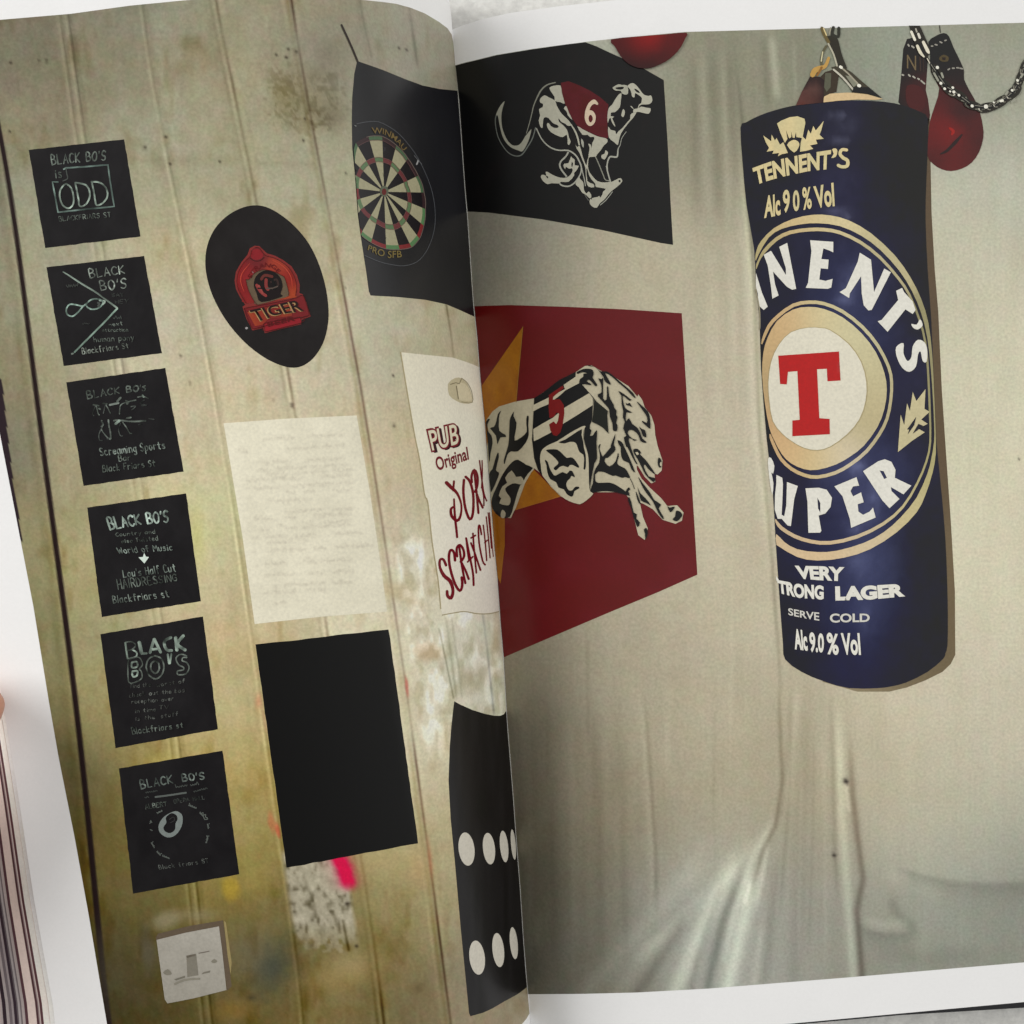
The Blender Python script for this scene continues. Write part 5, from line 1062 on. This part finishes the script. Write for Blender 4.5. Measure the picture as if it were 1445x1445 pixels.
P.poly(z([(190,268),(235,290),(240,340),(235,480),(230,570),(250,580),(265,500),(270,322),(352,352),(325,450),(300,655),(275,650),(230,600),(200,600),(178,530),(180,420),(190,330)]), LW, 4)
P.poly(z([(410,370),(510,365),(570,380),(610,440),(600,510),(560,560),(510,575),(530,690),(520,705),(432,705),(430,640),(425,470)]), LW, 4, holes=[z([(500,440),(522,480),(522,555),(505,520)])])
P.poly(z([(628,355),(795,285),(815,350),(770,355),(750,390),(770,430),(830,400),(850,475),(805,490),(810,545),(845,570),(895,545),(920,515),(940,590),(755,668),(745,600),(690,430)]), LW, 4)
P.poly(z([(845,240),(960,165),(1010,150),(1060,170),(1090,230),(1085,290),(1210,350),(1150,415),(1055,360),(1060,390),(1120,450),(1045,520),(990,460)]), LW, 4, holes=[z([(970,235),(1000,240),(1025,290),(1005,300)])])
LC = (196,186,148)
P.poly([(1306,549),(1304.6,577),(1312,581),(1300,592),(1309,598),(1296,605),(1305,610),(1287,622),(1267,638),(1271,585),(1276,600),(1280,569),(1284,580),(1288,553),(1293,566)], LC, 4)
P.poly([(1293,588),(1290,600),(1281,613),(1283,606),(1280,606)], (38,37,54), 5); P.poly([(1296,598),(1303,601),(1288,612)], (38,37,54), 5)
z = zoom(1090, 780, 6.881)
P.text('VERY', z([(215,125),(450,130),(700,140)]), z([(245,250),(450,268),(690,278)]), LW, 4, bold=.05)
P.text('TRONG', z([(45,262),(250,300),(498,318)]), z([(62,392),(250,440),(498,458)]), LW, 4, bold=.05)
P.text('LAGER', z([(608,325),(940,318),(1275,298)]), z([(612,466),(940,458),(1290,425)]), LW, 4, bold=.06)
P.poly(z([(36,225),(62,262),(58,285),(38,270)]), LW, 4)
P.text('SERVE', z([(152,535),(300,565),(455,580)]), z([(155,605),(300,635),(455,662)]), (206,204,196), 4, bold=.02); P.text('COLD', z([(555,590),(945,590)]), z([(560,680),(945,672)]), (206,204,196), 4, bold=.03)
P.text('Alc', z([(205,735),(330,755)]), z([(218,940),(345,955)]), LW, 4, bold=.04); P.text('9.0', z([(355,768),(500,785)]), z([(365,968),(500,975)]), LW, 4, bold=.035)
P.text('%', z([(525,770),(640,790)]), z([(530,985),(645,995)]), LW, 4, bold=.03); P.text('Vol', z([(662,780),(845,780)]), z([(680,992),(860,995)]), LW, 4, bold=.035)
z = zoom(1050, 150, 8.5)
CR = lambda px, py: np.array((208,194,148), float)[None]+(value_noise(px, py, 8, 9, 88)*9)[:, None]*np.array((1,.5,.2))
P.text('TENNENT', z([(98,742),(310,664),(465,628),(740,568),(1045,522)]), z([(140,945),(310,885),(480,842),(760,780),(1035,752)]), CR, 4, bold=.042)
P.poly(z([(1055,515),(1100,505),(1120,540),(1100,605),(1045,620),(1075,570)]), CR, 4, sm=2)
P.stroke(z([(1235,525),(1175,520),(1150,570),(1190,620),(1240,650),(1235,715),(1170,725),(1125,705)]), [4.2,4.6,4.6,5.0,5.0,4.6,4.4], CR, 4)
P.text('Alc', z([(250,1075),(335,1060),(425,1045)]), z([(240,1345),(340,1328),(440,1305)]), CR, 4, bold=.035)
P.text('9', z([(462,1010),(545,990)]), z([(470,1285),(552,1270)]), CR, 4, bold=.03); P.text('0', z([(582,1010),(660,1000)]), z([(588,1268),(668,1250)]), CR, 4, bold=.03)
P.text('%', z([(695,970),(800,965)]), z([(705,1245),(815,1228)]), CR, 4, bold=.025); P.text('Vol', z([(828,962),(1072,915)]), z([(868,1222),(1088,1202)]), CR, 4, bold=.035)
P.poly(z([(395,205),(450,170),(550,130),(640,120),(725,150),(735,200),(715,300),(700,385),(670,375),(628,370),(622,310),(605,380),(582,375),(567,305),(566,370),(540,385),(502,285),(520,390),(490,440),(440,330)]), CR, 4)
P.poly(z([(515,465),(570,410),(620,405),(660,440),(655,490),(600,555)]), CR, 4, sm=2)
P.poly(z([(230,350),(325,420),(330,340),(370,410),(390,380),(430,460),(470,430),(525,560),(450,575),(405,600),(420,560),(340,570),(355,530),(270,545),(300,500),(260,430)]), CR, 4)
P.poly(z([(670,545),(680,430),(700,360),(740,400),(770,280),(800,330),(830,235),(860,290),(955,175),(925,290),(905,340),(955,390),(860,400),(880,450),(790,470),(830,510),(740,535)]), CR, 4)
P.build('punch_bag', M_INK, right_page, 'printed navy punch bag painted as a large lager can')

# chain, rope and leather tab above the bag
z = zoom(1050, 30, 6.021)
P = Print('R')
P.poly(z([(670,690),(680,640),(730,615),(880,605),(1030,615),(1180,660),(1120,668),(960,665),(800,675)]), (208,182,140), 4, sm=1)
P.poly(z([(440,715),(490,600),(560,470),(640,470),(680,500),(675,690)]), lambda px, py: rbf(px, py, [(1130,140,(92,62,58)),(1140,115,(52,42,42)),(1150,125,(104,74,68)),(1158,120,(50,42,42)),(1160,140,(58,44,44)),(1147,140,(86,58,54))], 6), 4)
P.poly(z([(640,480),(690,430),(760,410),(805,460),(785,600),(720,620),(670,660)]), (66,58,50), 3); P.poly(z([(690,440),(740,440),(735,560),(700,600),(680,560)]), (92,92,78), 4)
P.stroke(z([(580,460),(600,420),(640,400),(690,380),(720,310)]), [7,8,7,5,4], (186,148,84), 5); P.stroke(z([(620,460),(640,430),(660,390)]), 3, (140,100,56), 6)
P.stroke(z([(700,210),(672,260),(655,330),(660,370)]), 3.4, (96,92,72), 4); P.stroke(z([(668,260),(655,340)]), 1.6, (206,198,160), 5)
P.stroke(z([(660,55),(680,110),(720,180)]), 4.5, (104,92,62), 4); P.stroke(z([(675,60),(700,120)]), 1.8, (208,190,140), 5)
P.stroke(z([(760,50),(750,110),(800,130),(805,55)]), 4.5, (58,58,52), 4); P.stroke(z([(735,55),(725,110)]), 2.2, (150,146,128), 5)
P.poly(z([(700,130),(770,110),(800,160),(830,280),(875,400),(840,420),(790,380),(740,240)]), (56,54,48), 4, sm=1); P.stroke(z([(715,190),(760,280),(790,380)]), 2.4, (176,172,152), 5)
P.poly(z([(740,390),(790,380),(860,400),(910,430),(1000,510),(1060,560),(1170,650),(1050,620),(920,605),(880,540),(800,460)]), (70,66,56), 5); P.poly(z([(860,460),(910,470),(970,530),(930,560)]), (132,132,116), 6)
P.stroke(z([(760,410),(840,480),(930,585)]), 2.6, (190,186,170), 6); P.stroke(z([(820,390),(880,440),(980,545)]), 2.2, (158,152,134), 6); P.poly(z([(1000,560),(1060,560),(1165,650),(1050,615),(920,600),(930,560)]), (40,36,38), 7)
P.stroke(z([(815,385),(830,395)]), 4, (232,228,212), 7); P.stroke(z([(970,545),(985,550)]), 4.4, (232,228,214), 8)
P.build('bag_chain', M_INK, right_page, 'printed steel chain and rope holding up the bag')

# pair of hanging gloves and their chain
z = zoom(1260, 30, 6.567)
P = Print('R')
P.poly(z([(130,165),(190,150),(330,260),(320,420),(305,640),(325,720),(345,870),(340,900),(320,1020),(312,1230),(260,1000),(50,750),(75,520),(95,260)]), lambda px, py: rbf(px, py, [(1280,80,(46,42,42)),(1275,110,(46,40,42)),(1290,128,(72,38,40)),(1296,150,(74,36,40)),(1275,150,(44,40,42)),(1300,190,(48,36,38))], 12), 1)
P.poly(z([(130,600),(240,600),(300,690),(290,800),(220,840),(130,760)]), (78,38,40), 1.5, sm=3)
P.text('N', z([(130,310),(215,320)]), z([(130,435),(215,455)]), (112,98,74), 2, bold=.0); P.stroke(z([(250,330),(255,460)]), 1.6, (70,58,52), 2); P.stroke(z([(280,340),(285,470)]), 1.4, (62,52,48), 2)
for a_, b2 in [((85,495),(100,500)),((145,495),(160,510)),((185,510),(205,525)),((230,530),(245,540)),((260,550),(295,580)),((140,215),(150,230)),((175,230),(195,245))]: P.stroke(z([a_, b2]), 2.2, (168,164,152), 2)
P.build('boxing_glove', M_INK, right_page, 'printed dark red glove half hidden behind the bag')
P = Print('R')
P.poly(z([(330,190),(390,140),(470,108),(520,140),(560,240),(620,360),(660,460),(660,540),(720,660),(760,730),(810,860),(835,980),(838,1080),(800,1210),(730,1310),(640,1365),(540,1388),(450,1370),(370,1320),(318,1240),(330,1050),(345,920),(390,780),(430,620),(350,470),(345,300)]),
       lambda px, py: rbf(px, py, [(1325,70,(44,40,41)),(1335,95,(46,40,42)),(1350,115,(50,40,42)),(1340,135,(72,36,39)),(1325,145,(88,34,38)),(1330,175,(104,36,38)),(1342,187,(118,38,34)),(1320,200,(98,36,36)),(1355,160,(66,38,40)),(1375,185,(84,38,38)),(1370,215,(88,38,39)),(1340,230,(96,36,38)),(1320,225,(80,34,37)),(1355,205,(96,36,37)),(1380,200,(70,34,36))], 11), 2, sm=2)
P.stroke(z([(525,990),(560,1020),(545,1050)]), [3,5,3], (150,48,38), 3); P.stroke(z([(640,1050),(580,1120),(500,1200),(440,1230)]), [2,5,4,1.5], (54,32,34), 3)
P.stroke(z([(432,40),(440,105)]), 1.2, (64,60,56), 2)
for a_, b2 in [((355,230),(370,230)),((390,215),(410,220)),((435,190),(455,200)),((480,180),(495,175)),((510,450),(525,440)),((550,435),(570,435)),((590,430),(610,432)),((620,435),(645,440))]: P.stroke(z([a_, b2]), 2.0, (150,146,136), 3)
P.poly(z([(435,330),(470,310),(515,330),(510,370),(460,375),(430,355)]), (84,74,54), 3, sm=2); P.poly(z([(455,335),(490,335),(485,360),(460,358)]), (52,46,42), 4)
P.build('boxing_glove', M_INK, right_page, 'printed red glove hanging in full view at the right')
P = Print('R')
LNK = (52,50,46); HI = (196,192,176)  # dark links, their highlights drawn in as pale strokes
P.poly(z([(150,40),(250,40),(345,250),(345,300),(310,340),(265,330),(215,250)]), LNK, 5, sm=1); P.poly(z([(215,210),(260,200),(300,300),(285,320),(240,280)]), (38,36,34), 6)
P.stroke(z([(170,95),(205,175)]), 3.6, (226,222,204), 7); P.stroke(z([(225,225),(255,290),(290,330)]), [4,4.4,2], (214,208,186), 7); P.stroke(z([(280,190),(320,270),(335,295)]), [4,5,2.5], (222,216,196), 7); P.stroke(z([(235,115),(250,155)]), 3.4, (214,210,196), 7); P.stroke(z([(212,70),(222,100)]), 2.2, (170,166,152), 7)
P.stroke(z([(310,330),(340,380),(365,420)]), 3.4, LNK, 5); P.stroke(z([(318,345),(350,405)]), 1.5, (206,200,182), 7)
for cx, cy, rx, ry, rot in [(415,490,42,92,-.45),(510,620,40,100,-.75),(620,690,36,86,-.95),(740,780,36,80,-1.3),(870,800,40,86,1.35),(935,785,34,70,1.2),(1000,745,40,86,1.0),(1062,705,32,70,.9),(1115,660,42,84,.85),(1158,585,32,70,.6),(1190,510,36,88,.45),(1222,420,34,88,.4)]:
    def el(s_): return [(cx+rx*s_*math.cos(t)*math.cos(rot)-ry*s_*math.sin(t)*math.sin(rot), cy+rx*s_*math.cos(t)*math.sin(rot)+ry*s_*math.sin(t)*math.cos(rot)) for t in np.linspace(0, 2*math.pi, 25)[:-1]]
    hole = [(cx+rx*.42*math.cos(t)*math.cos(rot)-ry*.66*math.sin(t)*math.sin(rot), cy+rx*.42*math.cos(t)*math.sin(rot)+ry*.66*math.sin(t)*math.cos(rot)) for t in np.linspace(0, 2*math.pi, 21)[:-1]]
    P.poly(z(el(1.14)), LNK, 5.5, holes=[z(hole)])
    e = el(.86); P.stroke(z(e[3:11]), 1.7, (118,116,104), 7); P.stroke(z(e[14:20]), 1.5, (98,96,86), 7); P.stroke(z(e[5:8]), 1.5, (188,184,168), 7.5)
lk = [(345,385),(415,490),(500,610),(570,650),(625,692),(740,780),(870,800),(935,785),(1000,745),(1062,705),(1115,660),(1158,585),(1190,510),(1222,420)]
for (ax, ay), (bx, by) in zip(lk[:-1], lk[1:]):
    mx_, my_ = (ax+bx)/2, (ay+by)/2; dx, dy = (bx-ax)*.40, (by-ay)*.40
    P.stroke(z([(mx_-dx, my_-dy), (mx_+dx, my_+dy)]), [4.0,5.2,4.0], (40,39,36), 6.5)
    P.stroke(z([(mx_-dx*.8-5, my_-dy*.8-5), (mx_+dx*.7-5, my_+dy*.7-5)]), [.8,1.8,.8], (142,139,126), 7.2)
for x, y, w_ in [(412,428,4.4),(445,575,4),(480,625,3.6),(555,615,3.4),(565,655,4),(612,685,3.4),(735,785,4.2),(862,790,6),(1015,735,3.6),(1105,640,3.4),(1155,548,3.4),(935,752,2.4),(1000,740,3),(530,650,2.4)]: P.stroke(z([(x-4, y-3), (x+4, y+3)]), w_, (228,226,212), 8)
for st in ([(1045,680),(1065,650)],[(1185,520),(1205,490)],[(1100,750),(1130,720)],[(970,745),(1010,725)],[(380,480),(420,550)],[(450,480),(465,520)]): P.stroke(z(st), 3.0, (150,150,136), 7)
P.build('hanging_chain', M_INK, right_page, 'printed chain of steel links looping across the top right corner')

# ------------------------------------------------------------------ the leaves beneath, and the cover
def edge_at(y):                # left edge of the open leaf
    return np.interp(y, [-20,430,985,1100,1150,1270,1420,1640], [-215,-100,3,22,30,48,75,96])
V = []; Fc = []; Cc = []
bands = [(0,-8,(244,236,228)),(8,-9,(226,214,206)),(9,-17,(240,228,220)),(17,-20.5,(92,62,66)),(20.5,-22,(206,190,184)),(22,-23.5,(150,132,132)),(23.5,-26.5,(84,58,62)),(26.5,-38,(224,208,200)),(38,-42,(88,62,68)),(42,-46,(176,166,164)),
         (46,-48,(120,112,114)),(48,-51,(172,166,166)),(51,-53,(104,96,100)),(53,-57,(60,50,58)),(57,-60,(160,152,154)),(60,-64,(120,112,116)),(64,-68,(176,168,168)),(68,-73,(58,48,56)),(73,-79,(186,176,176)),(79,-83,(98,82,88)),(83,-94,(214,198,196)),(94,-98,(80,60,66)),(98,-112,(190,180,180)),(112,-116,(76,62,68)),(116,-140,(205,192,190))]
ys = np.linspace(-20, 1640, 60)
n = 0
for k, (a_, b2, colr) in enumerate(bands):
    b2 = -b2
    z0 = lambda y: float(z_left(edge_at(y), y))-.0004
    def zz(y, o): return max(z0(y)*(1-(o/150.0)*.72), 0.0012)
    for y in ys:
        spread = np.clip(.55+.45*(y-300)/1100, .35, 1.15)
        for o, lip in ((a_, k*.00000), (b2, 0)):
            px = edge_at(y)+2-o*spread
            q = world(px, y, zz(y, o)-(.00015 if o == a_ else 0))
            V.append(tuple(q)); Cc.append(ink(np.array(colr)*rng.uniform(.97, 1.02)))
    m_ = len(ys)
    for i in range(m_-1):
        q = n+2*i
        Fc.append([q, q+1, q+3, q+2])
    n += 2*m_
make_mesh('fanned_leaves', V, Fc, M_EDGE, book, np.array(Cc), 'fanned edges of earlier leaves striped cream, dark maroon and grey', smooth_shade=False)

def block(name, side, paper, thick, label):
    """solid stack of leaves under one page, its sides showing the sheet edges"""
    P0, f = coons(*paper[:4], 40, 40, None)
    top = lift(P0[:, 0], P0[:, 1], side, -.0005)
    bot = top.copy(); bot[:, 2] = .0024; top[:, 2] = np.maximum(top[:, 2], .0026)
    n_ = len(top); idx = np.arange(1600).reshape(40, 40)
    rim = list(idx[0])+list(idx[1:, -1])+list(idx[-1, -2::-1])+list(idx[-2:0:-1, 0])
    faces = list(f)+[[a+n_ for a in q[::-1]] for q in f]
    for i in range(len(rim)):
        a, b2 = int(rim[i]), int(rim[(i+1) % len(rim)])
        faces.append([a, b2, b2+n_, a+n_])
    ob = make_mesh(name, np.vstack([top, bot]), faces, M_STACK, book, None, label, smooth_shade=False)
    return ob
m, N, L, b = new_mat('stacked_sheet_edges')
tc = N.new('ShaderNodeTexCoord'); sx = N.new('ShaderNodeSeparateXYZ'); L.new(tc.outputs['Object'], sx.inputs[0])
wv = N.new('ShaderNodeMath'); wv.operation = 'MULTIPLY'; wv.inputs[1].default_value = 5200
L.new(sx.outputs['Z'], wv.inputs[0])
nz = N.new('ShaderNodeTexNoise'); nz.noise_dimensions = '1D'; nz.inputs['Scale'].default_value = 1.0; L.new(wv.outputs[0], nz.inputs['W'])
rp = N.new('ShaderNodeValToRGB'); rp.color_ramp.elements[0].position = .35; rp.color_ramp.elements[1].position = .5
rp.color_ramp.elements[0].color = (.22, .18, .17, 1); rp.color_ramp.elements[1].color = (.74, .71, .67, 1)
L.new(nz.outputs['Fac'], rp.inputs['Fac']); L.new(rp.outputs[0], b.inputs['Base Color']); b.inputs['Roughness'].default_value = .7
M_STACK = m
def inset(pp, dx0, dx1, dy0, dy1):
    t, bo, l, r = pp[:4]
    return ([(x, y+dy0) for x, y in t], [(x, y+dy1) for x, y in bo], [(x+dx0, y) for x, y in l], [(x+dx1, y) for x, y in r])
block('page_stack', 'R', inset(R_paper, 2, -3, 2, -2.5), .01, 'stack of leaves under the right page')
Lp = inset(L_paper, 6, -3, 3, -3)
block('page_stack', 'L', Lp, .02, 'stack of leaves under the left page')

# black card cover under both stacks
cv = [(-330,60),(200,30),(560,60),(640,90),(700,80),(1000,60),(1600,10),(1602,1406),(1445,1422),(1270,1432.5),(1111,1447),(900,1458),(752,1470),(620,1560),(0,1660)]
cv = cv[1:]+cv[:1]
bm = bmesh.new()
lo = [bm.verts.new(world(x, y, .0002)) for x, y in cv]; hi = [bm.verts.new(world(x, y, .0022)) for x, y in cv]
bm.faces.new(hi); bm.faces.new(lo[::-1])
for i in range(len(cv)):
    j = (i+1) % len(cv); bm.faces.new([lo[i], lo[j], hi[j], hi[i]])
bmesh.ops.recalc_face_normals(bm, faces=bm.faces)
me = bpy.data.meshes.new('cover'); bm.to_mesh(me); bm.free(); me.materials.append(M_COVER)
co = bpy.data.objects.new('cover', me); COL.objects.link(co); co.parent = book; co['label'] = 'thin black cover showing under the lower right edge'

# ------------------------------------------------------------------ the reader's hand holding the left edge
person = bpy.data.objects.new('person', None); COL.objects.link(person)
person['label'] = 'person whose bare thumb tip holds down the left edge of the book'
person['category'] = 'person'
person.location = world(-260, 1080, .02)
def skinned(name, joints, edges, rad):
    me = bpy.data.meshes.new(name)
    me.from_pydata([tuple(Vector(j)-person.location) for j in joints], edges, []); me.update()
    ob = bpy.data.objects.new(name, me); COL.objects.link(ob); ob.parent = person
    sk = ob.modifiers.new('skin', 'SKIN'); sk.use_smooth_shade = True
    for v, r in zip(me.skin_vertices[0].data, rad): v.radius = (r, r*.92)
    me.skin_vertices[0].data[0].use_root = True
    sb = ob.modifiers.new('round', 'SUBSURF'); sb.levels = 2; sb.render_levels = 2
    me.materials.append(M_SKIN)
    return ob
zt = float(z_left(-2, 968))
J = [world(-235,1195,.027), world(-320,1340,.025), world(-430,1560,.027), world(-600,1950,.031), world(-780,2350,.034),   # palm, wrist, forearm
     world(-165,1180,zt+.012), world(-105,1115,zt+.014), world(-66,1032,zt+.0105), world(-29,982,zt+.0062), world(-13,964,zt+.0046)]   # thumb
E_ = [(0,1),(1,2),(2,3),(3,4),(0,5),(5,6),(6,7),(7,8),(8,9)]
R_ = [.0205,.0200,.022,.026,.029,.0125,.0098,.0088,.0072,.0052]
for kx, ky, kz, mx_, my_, tx, ty, ln in ((-172,1085,.024,-158,985,-150,900,.9), (-219,1072,.025,-208,962,-198,868,1), (-264,1080,.024,-256,975,-246,880,.95), (-306,1102,.022,-302,1015,-294,940,.85)):
    n0 = len(J)
    J += [world(kx,ky,kz), world(mx_,my_,kz-.002), world((mx_+tx)/2,(my_+ty)/2,.0145), world(tx,ty,.0098)]
    E_ += [(0,n0),(n0,n0+1),(n0+1,n0+2),(n0+2,n0+3)]
    R_ += [.0088*ln,.0076*ln,.0070*ln,.0056*ln]
skinned('hand', J, E_, R_)
